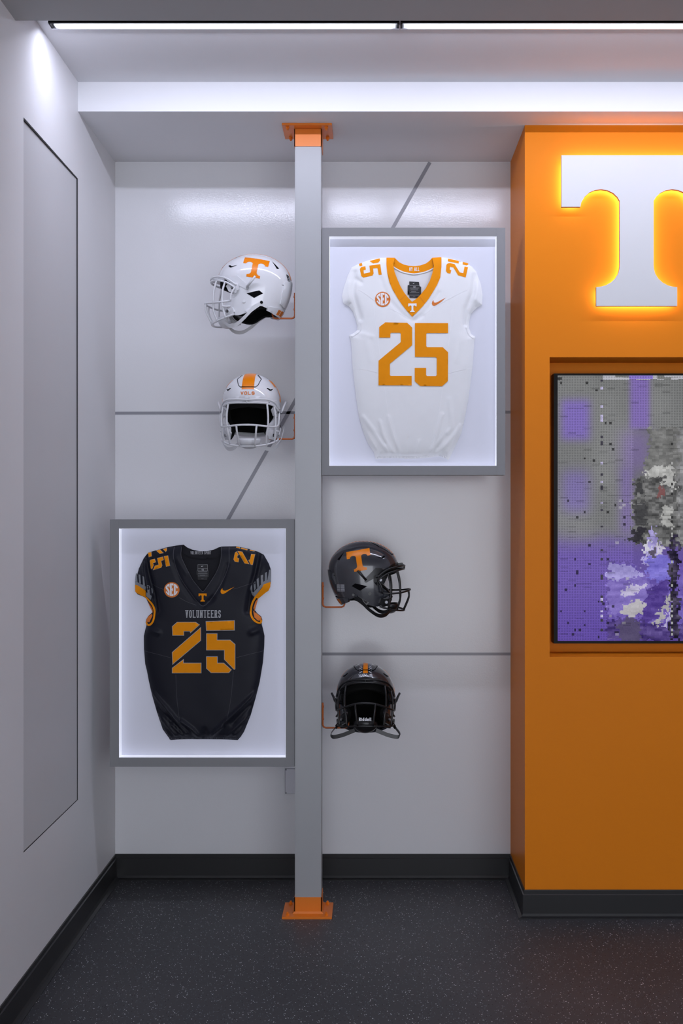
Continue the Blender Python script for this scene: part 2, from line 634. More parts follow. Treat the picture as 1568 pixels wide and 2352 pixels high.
struct(box('floor', XL - 0.1, XR + 0.1, YF, YB + 0.1, -0.05, 0.0, M['floor']), 'dark rubber floor with fine pale flecks')
wb = struct(box('wall_back', XL - 0.1, XR + 0.1, YB, YB + 0.1, 0.0, 3.4, M['wall']), 'glossy pale grey back wall with grey stripes')
struct(box('wall_right', XR, XR + 0.1, YF, YB, 0.0, 3.4, M['side_wall']))
struct(box('ceiling', XL, XR, Y_LIP - 0.02, Y_BEAM + 0.02, ZC_UP, ZC_UP + 0.1, M['ceil']), 'raised pale ceiling strip behind the linear light')
struct(box('ceiling_beam', XL, XR, Y_BEAM, YB, ZC_BEAM, ZC_UP + 0.1, M['ceil']), 'white soffit beam above the display wall')
struct(box('ceiling_front', XL, XR, YF, Y_LIP, ZC_LOW, ZC_UP + 0.1, M['lowceil']), 'grey lower ceiling nearest the viewer')

# left wall with an opening for the flush panel
PY0, PY1, PZ0, PZ1 = 3.432, 4.065, 0.491, 2.811
bm = bmesh.new()
bm_box(bm, XL - 0.1, XL, YF, PY0, 0, 3.4)
bm_box(bm, XL - 0.1, XL, PY1, YB, 0, 3.4)
bm_box(bm, XL - 0.1, XL, PY0, PY1, 0, PZ0)
bm_box(bm, XL - 0.1, XL, PY0, PY1, PZ1, 3.4)
bm_box(bm, XL - 0.1, XL - 0.06, PY0, PY1, PZ0, PZ1)
struct(obj_bm('wall_left', bm, M['side_wall']), 'pale side wall lit from the ceiling strip')
bm = bmesh.new()
g = 0.0022
vs = [bm.verts.new(p) for p in ((XL - 0.0015, PY0 + g, PZ0 + g), (XL - 0.001, PY1 - g, PZ0 + g), (XL - 0.05, PY1 - g, PZ0 + g), (XL - 0.05, PY0 + g, PZ0 + g),
                                (XL - 0.006, PY0 + g, PZ1 - g), (XL - 0.003, PY1 - g, PZ1 - g), (XL - 0.05, PY1 - g, PZ1 - g), (XL - 0.05, PY0 + g, PZ1 - g))]
for f in ((0, 1, 2, 3), (7, 6, 5, 4), (0, 4, 5, 1), (1, 5, 6, 2), (2, 6, 7, 3), (3, 7, 4, 0)):
    bm.faces.new([vs[i] for i in f])
ap = tag(obj_bm('access_panel', bm, M['panel']), 'tall flush grey panel set into the left side wall', 'panel')

# dark strips add the gap's shade as colour along three edges of the panel
box('gap_shade', XL - 0.03, XL - 0.0006, PY0 + 0.0005, PY1 - 0.0005, PZ1 - 0.0055, PZ1 - 0.0004, M['gap'], ap)
box('gap_shade', XL - 0.03, XL - 0.0006, PY0 + 0.0005, PY1 - 0.0005, PZ0 + 0.0004, PZ0 + 0.0035, M['gap'], ap)
box('gap_shade', XL - 0.03, XL - 0.0006, PY1 - 0.0115, PY1 - 0.0004, PZ0 + 0.0035, PZ1 - 0.0055, M['gap'], ap)

# painted stripes on the back wall
def wall_stripe(p, q, w):
    p, q = np.array(p), np.array(q)
    d = (q - p) / np.linalg.norm(q - p)
    n = np.array((-d[1], d[0])) * w / 2
    c = [p - n, q - n, q + n, p + n]
    v = [(a[0], YB - 0.0012, a[1]) for a in c] + [(a[0], YB + 0.001, a[1]) for a in c]
    return obj_py('stripe', v, [(0, 1, 2, 3), (0, 4, 5, 1), (1, 5, 6, 2), (2, 6, 7, 3), (3, 7, 4, 0)], M['stripe'], wb)


wall_stripe((XL, wz(949, YB)), (X_COL0, wz(946.5, YB)), 0.0120)
wall_stripe((XL, wz(1502, YB)), (X_COL0, wz(1502, YB)), 0.0120)
wall_stripe((wx(987, YB), wz(373, YB)), (wx(264.5, YB), wz(1651, YB)), 0.0150)

# orange column with a recess for the screen
RX0, RX1, RZ0, RZ1, RY = 0.680, 1.353, 1.0054, 2.1647, 4.372
bm = bmesh.new()
bm_box(bm, X_COL0, RX0, Y_COL, YB, 0, ZC_BEAM)
bm_box(bm, RX1, X_COL1, Y_COL, YB, 0, ZC_BEAM)
bm_box(bm, RX0, RX1, Y_COL, YB, 0, RZ0)
bm_box(bm, RX0, RX1, Y_COL, YB, RZ1, ZC_BEAM)
bm_box(bm, RX0, RX1, RY, YB, RZ0, RZ1)
struct(obj_bm('wall_column', bm, M['column']), 'orange painted column with a recess for a screen')


def baseboard(name, path, sides):
    """cove base swept along a floor path; sides = outward normal at each path point"""
    prof = [(0.0, 0.106), (0.0035, 0.106), (0.0045, 0.104), (0.0045, 0.090), (0.0085, 0.0875), (0.0085, 0.016), (0.013, 0.0075), (0.026, 0.004), (0.026, 0.0), (0.0, 0.0)]
    verts, faces = [], []
    for (x, y), (nx, ny) in zip(path, sides):
        for o_, z in prof:
            verts.append((x + nx * o_, y + ny * o_, z))
    n = len(prof)
    for i in range(len(path) - 1):
        for k in range(n):
            k2 = (k + 1) % n
            faces.append((i * n + k, i * n + k2, (i + 1) * n + k2, (i + 1) * n + k))
    return struct(obj_py(name, verts, faces, M['base']))


baseboard('baseboard_left', [(XL, YF), (XL, YB)], [(1, 0), (1, -1)])
baseboard('baseboard_back', [(XL, YB), (X_COL0, YB)], [(1, -1), (-1, -1)])
baseboard('baseboard_column', [(X_COL0, YB), (X_COL0, Y_COL), (X_COL1, Y_COL), (X_COL1, YB)], [(-1, -1), (-1, -1), (1, -1), (1, -1)])
baseboard('baseboard_right', [(X_COL1, YB), (XR, YB), (XR, YF)], [(1, -1), (-1, -1), (-1, 0)])

# =================================================================== LINEAR CEILING LIGHTS
def linear_light(x0, x1, label):
    t = thing('linear_light', label, 'ceiling light', ((x0 + x1) / 2, 3.573, ZC_UP), group='linear lights along the ceiling slot')
    a, b = x0 - (x0 + x1) / 2, x1 - (x0 + x1) / 2
    box('housing', a, b, 0.016, 0.022, -0.012, 0, M['alu'], t)
    box('front_rim', a, b, -0.022, -0.017, -0.010, 0, M['bezel'], t)
    box('lens', a + 0.012, b - 0.012, 0.004, 0.016, -0.005, -0.001, M['lens'], t)
    box('reflector', a + 0.008, b - 0.008, -0.017, 0.004, -0.003, -0.001, M['alu'], t)
    for s in (a, b - 0.006):
        box('end_cap', s, s + 0.006, -0.017, 0.016, -0.0115, 0, M['bezel'], t)
    lamp = strip_lamp(x0, x1)
    lamp.parent = t
    lamp.location = (0, 0.001, -0.014)


linear_light(-1.062, 0.083, 'linear ceiling light nearest the left side wall')
linear_light(0.088, 1.238, 'linear ceiling light running on above the orange column')
linear_light(1.243, 2.393, 'third linear ceiling light beyond the orange column')

# =================================================================== POST
PX0, PX1, PYF, PYB = -0.306, -0.204, 4.226, 4.328
post = thing('display_post', 'square silver post with orange base and ceiling plates', 'post', ((PX0 + PX1) / 2, (PYF + PYB) / 2, 0))
pcx, pcy = (PX0 + PX1) / 2, (PYF + PYB) / 2
h = 0.051
box('tube', -h, h, -h, h, 0.008, ZC_BEAM - 0.008, M['steel'], post, bevel=0.0025)
for nm, z0, z1 in (('base_collar', 0.010, 0.0704), ('ceiling_collar', 2.985, ZC_BEAM - 0.010)):
    bm = bmesh.new()
    e = h + 0.0025
    for x0_, x1_, y0_, y1_ in ((-e, e, -e, -h + 0.001), (-e, e, h - 0.001, e), (-e, -h + 0.001, -e, e), (h - 0.001, e, -e, e)):
        bm_box(bm, x0_, x1_, y0_, y1_, z0, z1)
    obj_bm(nm, bm, M['orange_metal'], post)
for nm, z0, z1, s in (('base_plate', 0.0, 0.009, 1), ('ceiling_plate', ZC_BEAM - 0.009, ZC_BEAM, -1)):
    pl = box(nm, -0.098, 0.094, -0.093, 0.066, z0, z1, M['orange_metal'], post, bevel=0.001)
    zb = z1 + 0.003 if s > 0 else z0 - 0.003
    for bx_, by_ in ((-0.078, -0.072), (0.072, -0.072), (-0.074, 0.046), (0.072, 0.046)):
        b_ = cyl('bolt', (bx_, by_, zb), (0, 0, 1), 0.0075, 0.008, M['orange_metal'], pl, seg=6)
        cyl('bolt_tip', (bx_, by_, zb + s * 0.006), (0, 0, 1), 0.0038, 0.008, M['orange_metal'], pl, seg=8)
    if s > 0:
        bm = bmesh.new()
        ring = [(-h - 0.0025, -h - 0.0025), (h + 0.0025, -h - 0.0025), (h + 0.0025, h + 0.0025), (-h - 0.0025, h + 0.0025)]
        rout = [(x * 1.13, y * 1.13) for x, y in ring]
        vi = [bm.verts.new((x, y, 0.016)) for x, y in ring]
        vo = [bm.verts.new((x, y, 0.0088)) for x, y in rout]
        for k in range(4):
            bm.faces.new((vo[k], vo[(k + 1) % 4], vi[(k + 1) % 4], vi[k]))
        obj_bm('weld', bm, M['orange_metal'], pl)

# =================================================================== JERSEY BOXES
YFR = 4.237


def display_frame(x0, x1, z0, z1, ix0, ix1, iz0, iz1, label):
    cx_, cz_ = (x0 + x1) / 2, z0
    t = thing('light_box', label, 'light box', (cx_, YFR + 0.04, cz_), group='lit jersey boxes fixed to the post')
    X = lambda v: v - cx_
    Z = lambda v: v - cz_
    y0, y1 = -0.04, 0.045
    box('rail', X(x0), X(ix0), y0, y1, Z(z0), Z(z1), M['frame'], t, bevel=0.0005)
    box('rail', X(ix1), X(x1), y0, y1, Z(z0), Z(z1), M['frame'], t, bevel=0.0005)
    box('rail', X(ix0), X(ix1), y0, y1, Z(iz1), Z(z1), M['frame'], t, bevel=0.0005)
    box('rail', X(ix0), X(ix1), y0, y1, Z(z0), Z(iz0), M['frame'], t, bevel=0.0005)
    box('back_panel', X(ix0) - 0.002, X(ix1) + 0.002, 0.0, 0.040, Z(iz0) - 0.002, Z(iz1) + 0.002, M['litpanel'], t)
    w = 0.0012
    a, b = -0.0385, 0.0
    box('led_strip', X(ix0), X(ix0) + w, a, b, Z(iz0), Z(iz1), M['led'], t)
    box('led_strip', X(ix1) - w, X(ix1), a, b, Z(iz0), Z(iz1), M['led'], t)
    box('led_strip', X(ix0), X(ix1), a, b, Z(iz0), Z(iz0) + w, M['led'], t)
    box('led_strip', X(ix0), X(ix1), a, b, Z(iz1) - w, Z(iz1), M['led'], t)
    return t


display_frame(-1.0271, -0.3075, 0.5745, 1.537, -0.9915, -0.3424, 0.6101, 1.5016, 'grey framed light box left of the post, below the white helmets')
display_frame(-0.2025, 0.5119, 1.710, 2.6728, -0.1729, 0.478, 1.7457, 2.639, 'grey framed light box right of the post, above the charcoal helmets')
# =================================================================== JERSEYS
YPAN = YFR + 0.04 + 0.0        # face of the lit back panel
DJ = YPAN - 0.022                # depth used to size the jersey


def zoomer(x0, y0, k):
    return lambda pts: [(x0 + a / k, y0 + b / k) for a, b in pts]


z5, z6 = zoomer(740, 560, 3.7333), zoomer(740, 800, 3.5636)
z7, z8 = zoomer(240, 1180, 3.4087), zoomer(240, 1480, 3.4087)
zA, zB = zoomer(810, 580, 11.2), zoomer(920, 580, 7.84)
zC, zD, zE = zoomer(300, 1240, 11.2), zoomer(480, 1240, 9.8), zoomer(400, 1250, 11.2)


class Jersey:
    """front cloth as a height field over the flat outline, all measured in metres from the hem centre"""

    def __init__(self, outline, neck, folds, origin_px, name, label, hem_y, group):
        self.ox, self.oy = origin_px
        self.root = thing(name, label, 'jersey', (wx(self.ox, DJ), YPAN - 0.0008, wz(self.oy, DJ)), group=group)
        self.sil = self.m(outline)
        self.neck = self.m(neck)
        self.folds = [(self.m(p), a * 1.35, w) for p, a, w in folds]
        self.hem = -(hem_y - self.oy) * DJ / F

    def m(self, pts):
        return [((px - self.ox) * DJ / F, (self.oy - py) * DJ / F) for px, py in pts]

    def height(self, U):
        d = seg_dist(U, self.sil)
        k = inside(self.sil, U)
        d = np.where(k, d, 0)
        hgt = 0.006 + 0.020 * (1 - np.exp(-d / 0.020))
        soft = np.clip(d / 0.012, 0, 1)
        for P, a, w in self.folds:
            fd = seg_dist(U, np.array(P), closed=False)
            hgt += a * np.exp(-(fd / w) ** 2) * soft
        x, y = U[:, 0], U[:, 1]
        hgt += 0.0009 * np.sin(x * 38 + 3 * np.sin(y * 9)) * np.sin(y * 17 + 1.3) * soft
        # elastic hem
        e = np.exp(-((y - self.hem) / 0.010) ** 2)
        hgt = hgt * (1 - 0.35 * e) + 0.0011 * np.sin(x * 900) * e
        return hgt

    def front(self, U, off):
        return np.column_stack([U[:, 0], -self.height(U) - off, U[:, 1]])

    def back(self, U, off):
        return np.column_stack([U[:, 0], np.full(len(U), -0.0025) - off, U[:, 1]])

    def patch(self, name, px_loop, material, off=0.0008, step=0.010, parent=None, skirt=0.0008, surf=None, bstep=None, metres=False):
        loop = px_loop if metres else self.m(px_loop)
        return drape(name, [loop], step, surf or self.front, material, parent or self.root, skirt=skirt, off=off, bstep=bstep or step)

    def line(self, name, px_pts, w, material, off=0.0006, parent=None, smooth=True, surf=None, step=0.012):
        P = np.array(self.m(px_pts))
        if smooth and len(P) > 2:
            P = np.array([p[:2] for p in catmull([tuple(p) for p in P], 6)])
        L = []
        R = []
        for i in range(len(P)):
            t = P[min(i + 1, len(P) - 1)] - P[max(i - 1, 0)]
            t = t / (np.linalg.norm(t) + 1e-12)
            n = np.array((-t[1], t[0])) * w / 2
            L.append(P[i] + n)
            R.append(P[i] - n)
        quads = [[L[i], L[i + 1], R[i + 1], R[i]] for i in range(len(P) - 1)]
        return quads_obj(name, quads, surf or self.front, material, parent or self.root, off=off, sub=2)


def sec_patch(j, c, r, white, orange):
    """round conference patch lettered SEC"""
    cx_, cy_ = c
    circ = lambda rr: [(cx_ + rr * math.cos(2 * math.pi * i / 36), cy_ + rr * math.sin(2 * math.pi * i / 36)) for i in range(36)]
    disc = j.patch('conference_patch', circ(r), orange, off=0.0012, step=0.006, skirt=0.0012, bstep=0.004)
    disc['label'] = 'round orange patch lettered SEC'
    S = lambda pts: [(cx_ + (a - 768) / 198 * r, cy_ + (b - 1212) / 198 * r) for a, b in pts]
    polys = [
        S([(712, 1052), (712, 1150), (690, 1150), (680, 1112), (652, 1140), (712, 1240), (712, 1362), (660, 1330), (612, 1262), (640, 1246), (672, 1296), (676, 1262), (610, 1165), (612, 1130), (660, 1076)]),
        S([(724, 1048), (812, 1048), (812, 1105), (790, 1105), (772, 1078), (768, 1078), (768, 1190), (780, 1190), (780, 1166), (800, 1166), (800, 1245), (780, 1245), (780, 1220), (768, 1220), (768, 1340), (772, 1340), (792, 1312), (812, 1312), (812, 1368), (724, 1368)]),
        S([(826, 1052), (876, 1078), (920, 1140), (918, 1172), (884, 1172), (870, 1120), (866, 1120), (866, 1300), (872, 1300), (886, 1246), (918, 1246), (906, 1290), (870, 1335), (826, 1362)]),
    ]
    for p in polys:
        j.patch('letter', p, white, off=0.0019, step=0.008, parent=disc, skirt=0.0006)


SWOOSH = [(807, 818), (690, 880), (640, 905), (610, 908), (592, 892), (590, 860), (566, 886), (558, 925), (572, 955), (600, 966), (650, 945), (720, 897)]


def t_at(cx_, top, w, hgt, rot=0.0):
    c, s = math.cos(math.radians(rot)), math.sin(math.radians(rot))
    out = []
    for x, y in power_t():
        a, b = x * w / 2, -y / 2.006 * hgt
        out.append((cx_ + a * c - b * s, top + a * s + b * c))
    return out



def hem_ribs(j, pts, n, material, hgt=0.0052):
    """gathered elastic along the hem"""
    P = np.array(j.m(pts))
    d = np.r_[0, np.cumsum(np.linalg.norm(np.diff(P, axis=0), axis=1))]
    qs = []
    for i in range(n):
        s_ = d[-1] * (i + 0.5) / n + (rng.rand() - 0.5) * 0.001
        x_, y_ = np.interp(s_, d, P[:, 0]), np.interp(s_, d, P[:, 1])
        qs.append(stroke((x_ + (rng.rand() - 0.5) * 0.0012, y_ - hgt / 2), (x_, y_ + hgt / 2), 0.0017, 0))
    o = quads_obj('hem_ribs', qs, j.front, material, j.root, off=0.0014, sub=1)
    o['kind'] = 'stuff'
    return o


JG = 'football jerseys in the light boxes'
# ---------------------------------------------------------------- white jersey
w_left = z5([(550, 112), (495, 113), (440, 121), (380, 138), (310, 165), (250, 195), (215, 270), (185, 360), (168, 440), (176, 495), (192, 512), (225, 530), (260, 572), (285, 640), (299, 700), (297, 735), (270, 760), (230, 780), (245, 830), (252, 920), (258, 1040)])
w_left += z6([(248, 160), (262, 280), (280, 430), (300, 560), (330, 670), (375, 780), (420, 845), (436, 905)])
w_bot = z6([(470, 899), (580, 896), (700, 903), (800, 899), (900, 890), (965, 880), (1034, 911)])
w_right = z6([(1052, 880), (1090, 800), (1140, 690), (1170, 560), (1195, 430), (1215, 280), (1230, 160)])
w_right += z5([(1292, 1040), (1300, 920), (1305, 840), (1314, 795), (1280, 770), (1262, 720), (1262, 660), (1275, 600), (1320, 545), (1371, 516), (1377, 430), (1362, 340), (1322, 230), (1280, 185), (1210, 150), (1130, 125), (1060, 112), (1022, 108)])
# collar
w_cin = z5([(622, 113), (608, 180), (618, 240), (640, 300), (668, 365), (700, 420), (735, 465), (768, 500), (805, 475), (840, 440), (885, 385), (920, 320), (942, 255), (956, 190), (942, 113)])
w_cout = z5([(550, 112), (549, 180), (556, 250), (574, 330), (602, 395), (640, 460), (680, 520), (725, 578), (770, 628), (815, 585), (860, 538), (910, 475), (950, 410), (985, 350), (1010, 290), (1020, 200), (1022, 108)])
w_backneck = z5([(622, 113), (660, 150), (700, 170), (740, 180), (790, 183), (840, 178), (890, 160), (920, 138), (942, 113)])
sil_w = w_left + w_bot + w_right + z5([(942, 113), (920, 138), (890, 160), (840, 178), (790, 183), (740, 180), (700, 170), (660, 150), (622, 113)])
folds_w = []
for p, a, w in (
        (z6([(330, 560), (440, 700), (540, 850)]), 0.0035, 0.0075), (z6([(470, 600), (510, 740), (580, 860)]), 0.003, 0.006),
        (z6([(540, 560), (580, 720), (640, 860)]), 0.0022, 0.006), (z6([(980, 540), (930, 720), (890, 850)]), 0.003, 0.006),
        (z6([(1040, 420), (1060, 650), (900, 830)]), 0.0026, 0.0075), (z6([(1130, 640), (1040, 760), (930, 870)]), 0.0034, 0.0075),
        (z6([(790, 760), (755, 860)]), 0.0022, 0.005), (z6([(700, 740), (700, 860)]), -0.0016, 0.006),
        (z6([(440, 690), (510, 780)]), -0.003, 0.006), (z6([(1010, 710), (940, 810)]), -0.003, 0.006),
        (z6([(370, 700), (430, 820)]), 0.003, 0.006), (z6([(1100, 700), (1030, 850)]), 0.0025, 0.005),
        (z5([(280, 240), (265, 420), (330, 640)]), -0.006, 0.0085), (z5([(1310, 260), (1290, 420), (1230, 560), (1225, 690)]), -0.006, 0.0085),
        (z5([(330, 330), (290, 300)]), -0.004, 0.008), (z5([(230, 330), (225, 490)]), 0.003, 0.008), (z5([(1340, 330), (1320, 480)]), 0.003, 0.008),
        (z5([(500, 300), (560, 470), (700, 620), (780, 665), (860, 620)]), -0.0020, 0.008), (z5([(1000, 420), (900, 560), (800, 655)]), -0.0018, 0.007),
        (z5([(380, 820), (420, 1000)]), 0.0016, 0.012), (z5([(1190, 800), (1150, 1000)]), 0.0016, 0.012), (z5([(300, 760), (430, 800)]), 0.002, 0.009)):
    folds_w.append((p, a, w))
JW = Jersey(sil_w, w_cin, folds_w, (947, 1053), 'football_jersey', 'white football jersey with orange number 25 and orange V collar', 1050, JG)
body = drape('body', [JW.m(w_cout + w_right[::-1] + w_bot[::-1] + w_left[::-1])], 0.0065, JW.front, M['jw'], JW.root, skirt=0.0055)
drape('back_cloth', [JW.m(sil_w)], 0.03, JW.back, M['jw_in'], JW.root, bstep=0.012)
col = drape('collar', [JW.m(w_cout + w_cin[::-1])], 0.0075, JW.front, M['jo'], JW.root, skirt=0.006, off=0.0024)
for pts in (z5([(660, 490), (715, 440)]), z5([(880, 515), (835, 455)])):
    JW.line('seam', pts, 0.0012, M['jo2'], off=0.0034, parent=col, smooth=False)
bc = JW.patch('back_collar', w_backneck + z5([(956, 195), (925, 213), (890, 226), (830, 240), (780, 246), (720, 238), (680, 226), (640, 206), (608, 183)]), M['jo'], off=0.003, surf=JW.back, skirt=0.002)
JW.line('piping', z5([(608, 189), (650, 215), (700, 236), (780, 251), (850, 242), (910, 224), (956, 200)]), 0.0045, M['jw'], off=0.0035, surf=JW.back)


def px_text(j, s, x0, y0, w, h_, sw, serif=0.0, gap=0.35):
    """text whose box is given in picture pixels; (x0, y0) is the lower left corner"""
    k = DJ / F
    a = j.m([(x0, y0)])[0]
    return text_quads(s, a[0], a[1], w * k, h_ * k, sw * k, gap=gap, serif=serif * k)


lt = quads_obj('lettering', px_text(JW, 'MY ALL', 940, 620.5, 23, 8.5, 1.3), JW.back, M['whiteprint'], bc, off=0.0040)
tagw = JW.patch('neck_tag', zB([(155, 505), (330, 515), (342, 590), (370, 605), (368, 768), (330, 765), (325, 800), (160, 798), (158, 745), (126, 742), (128, 572), (158, 572)]), M['tag'], off=0.0032, surf=JW.back, skirt=0.001)
tl = []
for y_, a, b in ((585, 165, 335), (625, 165, 335), (640, 175, 320), (660, 180, 315), (690, 190, 280), (707, 165, 335), (755, 165, 335), (775, 225, 265)):
    p, q = JW.m(zB([(a, y_)]))[0], JW.m(zB([(b, y_)]))[0]
    tl.append(stroke(p, q, 0.0009, 0))
tl += px_text(JW, '42', 949, 659.5, 5, 4.5, 0.9)
quads_obj('print', tl, JW.back, M['tagprint'], tagw, off=0.0042)
quads_obj('swoosh_print', [JW.m(zB(q)) for q in ([(218, 540), (228, 550), (256, 532), (228, 540)],)], JW.back, M['whiteprint'], tagw, off=0.0043, sub=1)
JW.patch('swoosh', zB(SWOOSH), M['jo2'], off=0.0010, step=0.006)
sec_patch(JW, (878.6, 688.2), 17.6, M['whiteprint'], M['jo2'])
tt = JW.patch('power_t', t_at(946.6, 698, 19.2, 19.8), M['whiteprint'], off=0.0038, step=0.006, parent=col)
two_w = [(870.5, 752), (884.7, 741), (934.7, 742), (946, 753), (946, 793.6), (895, 836), (895, 862), (897, 864), (945, 864), (945, 886), (869, 885.6), (869, 829), (920, 786.4), (920, 767), (918, 765), (898, 765), (896, 767), (896, 776), (870.5, 776)]
five_w = [(952.4, 742.7), (1028.5, 742.7), (1028.5, 765.7), (980, 765.7), (978.4, 768), (978.4, 796), (981, 798), (1016, 798), (1028.5, 809.7), (1028, 875.8), (1015, 887.5), (964.5, 887), (952, 875.8), (952, 845.5), (978, 845.5), (978, 862), (980, 864.5), (1000, 864.5), (1002.4, 862), (1002.4, 823), (1000, 821), (952.4, 820.2)]
for dg in (two_w, five_w):
    n_ = JW.patch('number_digit', dg, M['jo'], off=0.0022, step=0.010)
# shoulder numbers
for loop in (zA([(425, 340), (705, 300), (742, 578), (664, 582), (632, 405), (520, 415), (535, 545), (505, 600), (270, 650), (215, 605), (180, 420), (212, 372), (322, 352), (335, 440), (275, 462), (285, 548), (445, 515)]),
             zA([(430, 205), (545, 172), (690, 128), (698, 205), (650, 258), (520, 278)]),
             zA([(155, 268), (230, 245), (246, 328), (172, 345)]),
             zB([(845, 195), (890, 188), (968, 207), (1060, 362), (1125, 375), (1150, 250), (1213, 260), (1167, 452), (1030, 415), (945, 270), (888, 258), (880, 310), (908, 325), (893, 384), (840, 375), (812, 335), (822, 222)]),
             zB([(857, 98), (1050, 138), (1045, 192), (848, 155)]),
             zB([(1125, 152), (1222, 182), (1222, 200), (1190, 222), (1115, 208)])):
    JW.patch('shoulder_number', loop, M['jo'], off=0.0010, step=0.008)
# seams
for pts in (z5([(300, 390), (360, 425), (450, 490)]), z5([(575, 555), (650, 590), (730, 640)]), z5([(1240, 395), (1130, 450), (1000, 520), (900, 585), (820, 640)]),
            z5([(440, 520), (452, 650), (478, 830), (495, 960)]), z5([(1112, 560), (1100, 720), (1078, 880)]), z5([(265, 1060), (380, 1082), (480, 1108)]),
            z5([(1290, 1062), (1180, 1085), (1080, 1112)]), z6([(510, 320), (545, 560), (600, 760), (615, 850)]), z6([(985, 320), (950, 560), (905, 800)]),
            z5([(300, 215), (268, 330), (262, 440), (285, 520)]), z5([(1262, 200), (1312, 320), (1300, 430), (1262, 520)])):
    JW.line('seam', pts, 0.0013, M['jw_seam'])
for pts in (z5([(186, 500), (232, 518), (275, 565), (300, 640), (318, 715), (305, 750), (245, 788)]), z5([(1366, 506), (1318, 535), (1262, 598), (1246, 665), (1246, 725), (1268, 775), (1304, 800)])):
    JW.line('sleeve_cuff', pts, 0.011, M['jw'], off=0.0012)
JW.line('hem_band', z6([(440, 895), (580, 889), (700, 894), (820, 890), (960, 874), (1020, 895)]), 0.0075, M['jw'], off=0.0008)

hem_ribs(JW, z6([(445, 895), (580, 889), (700, 894), (820, 890), (960, 874), (1015, 893)]), 48, M['jw_rib'])

# ---------------------------------------------------------------- charcoal jersey
d_left = z7([(612, 243), (555, 250), (490, 262), (420, 281), (335, 305), (300, 350), (262, 430), (243, 500), (232, 560), (234, 612), (252, 634), (290, 648), (318, 662), (335, 700), (358, 738), (368, 775), (335, 805), (320, 830), (316, 855), (322, 876), (310, 920), (301, 962), (302, 1060), (312, 1180)])
d_left += z8([(325, 210), (340, 290), (365, 400), (405, 540), (450, 672), (490, 728), (510, 756)])
d_bot = z8([(560, 753), (680, 750), (780, 751), (900, 751), (1038, 756)])
d_right = z8([(1062, 730), (1088, 690), (1140, 560), (1180, 420), (1210, 300), (1235, 150)])
d_right += z7([(1246, 1040), (1248, 960), (1236, 905), (1226, 868), (1230, 832), (1222, 808), (1190, 782), (1166, 750), (1176, 700), (1198, 662), (1250, 622), (1284, 594), (1297, 545), (1299, 442), (1282, 392), (1242, 322), (1200, 300), (1120, 275), (1030, 256), (960, 257), (910, 258)])
d_cin = z7([(612, 243), (600, 262), (600, 330), (618, 375), (640, 420), (690, 515), (730, 565), (770, 608), (805, 570), (845, 510), (880, 450), (905, 385), (914, 320), (910, 258)])
d_backneck = z7([(612, 243), (640, 265), (680, 282), (740, 295), (800, 294), (850, 282), (885, 266), (910, 258)])
sil_d = d_left + d_bot + d_right + d_backneck[::-1][1:-1]
folds_d = []
for p, a, w in (
        (z8([(370, 370), (470, 480), (560, 590), (640, 700)]), 0.0055, 0.0060), (z8([(400, 540), (480, 620), (560, 710)]), 0.0045, 0.0055), (z8([(450, 560), (540, 640), (610, 715)]), 0.004, 0.005),
        (z8([(600, 600), (690, 665), (740, 725)]), 0.0055, 0.006), (z8([(1190, 370), (1080, 480), (960, 590), (840, 700)]), 0.0055, 0.006),
        (z8([(1150, 540), (1050, 630), (960, 715)]), 0.0045, 0.0055), (z8([(1110, 620), (1010, 712)]), 0.004, 0.005), (z8([(930, 640), (870, 690), (830, 725)]), 0.005, 0.005),
        (z8([(420, 500), (520, 610)]), -0.004, 0.006), (z8([(1130, 480), (1000, 620)]), -0.004, 0.006), (z8([(520, 600), (620, 690)]), -0.003, 0.004),
        (z8([(780, 670), (770, 730)]), -0.003, 0.008), (z8([(690, 690), (720, 730)]), 0.003, 0.004), (z8([(480, 680), (520, 725)]), 0.003, 0.004), (z8([(1060, 680), (1030, 725)]), 0.003, 0.004),
        (z7([(320, 330), (345, 470), (390, 640), (410, 760)]), -0.0065, 0.009), (z7([(1205, 320), (1180, 470), (1140, 620), (1120, 760)]), -0.0065, 0.009),
        (z7([(300, 380), (335, 560), (370, 640)]), 0.004, 0.006), (z7([(1230, 350), (1190, 500), (1150, 600)]), 0.004, 0.006),
        (z7([(540, 380), (600, 540), (700, 680), (770, 725), (850, 660)]), -0.0022, 0.008), (z7([(960, 400), (910, 560), (830, 680)]), -0.002, 0.007),
        (z7([(330, 900), (420, 930)]), 0.003, 0.010), (z7([(1225, 900), (1150, 930)]), 0.003, 0.010),
        (z7([(560, 330), (640, 470)]), 0.0012, 0.005)):
    folds_d.append((p, a * 1.5, w))
JD = Jersey(sil_d, d_cin, folds_d, (466, 1701), 'football_jersey', 'charcoal football jersey lettered VOLUNTEERS with orange number 25', 1699, JG)
drape('body', [JD.m(d_cin + d_right[::-1] + d_bot[::-1] + d_left[::-1])], 0.0065, JD.front, M['jd'], JD.root, skirt=0.0055)
drape('back_cloth', [JD.m(sil_d)], 0.03, JD.back, M['jd_in'], JD.root, bstep=0.012)
bc = JD.patch('back_collar', d_backneck + z7([(914, 318), (870, 338), (820, 348), (770, 353), (700, 346), (650, 332), (600, 305)]), M['jd_in'], off=0.003, surf=JD.back, skirt=0.002)
quads_obj('lettering', px_text(JD, 'VOLUNTEER SPIRIT', 436, 1273.5, 47, 7.0, 1.0), JD.back, M['tagprint'], bc, off=0.0040)
JD.line('collar_edge', d_cin[1:], 0.0018, M['jd_seam'], off=0.0010)
JD.line('collar_seam', z7([(542, 255), (540, 330), (560, 420), (600, 510), (660, 600), (720, 680), (775, 722), (840, 660), (900, 570), (950, 470), (975, 380), (972, 262)]), 0.0022, M['jd_seam'])
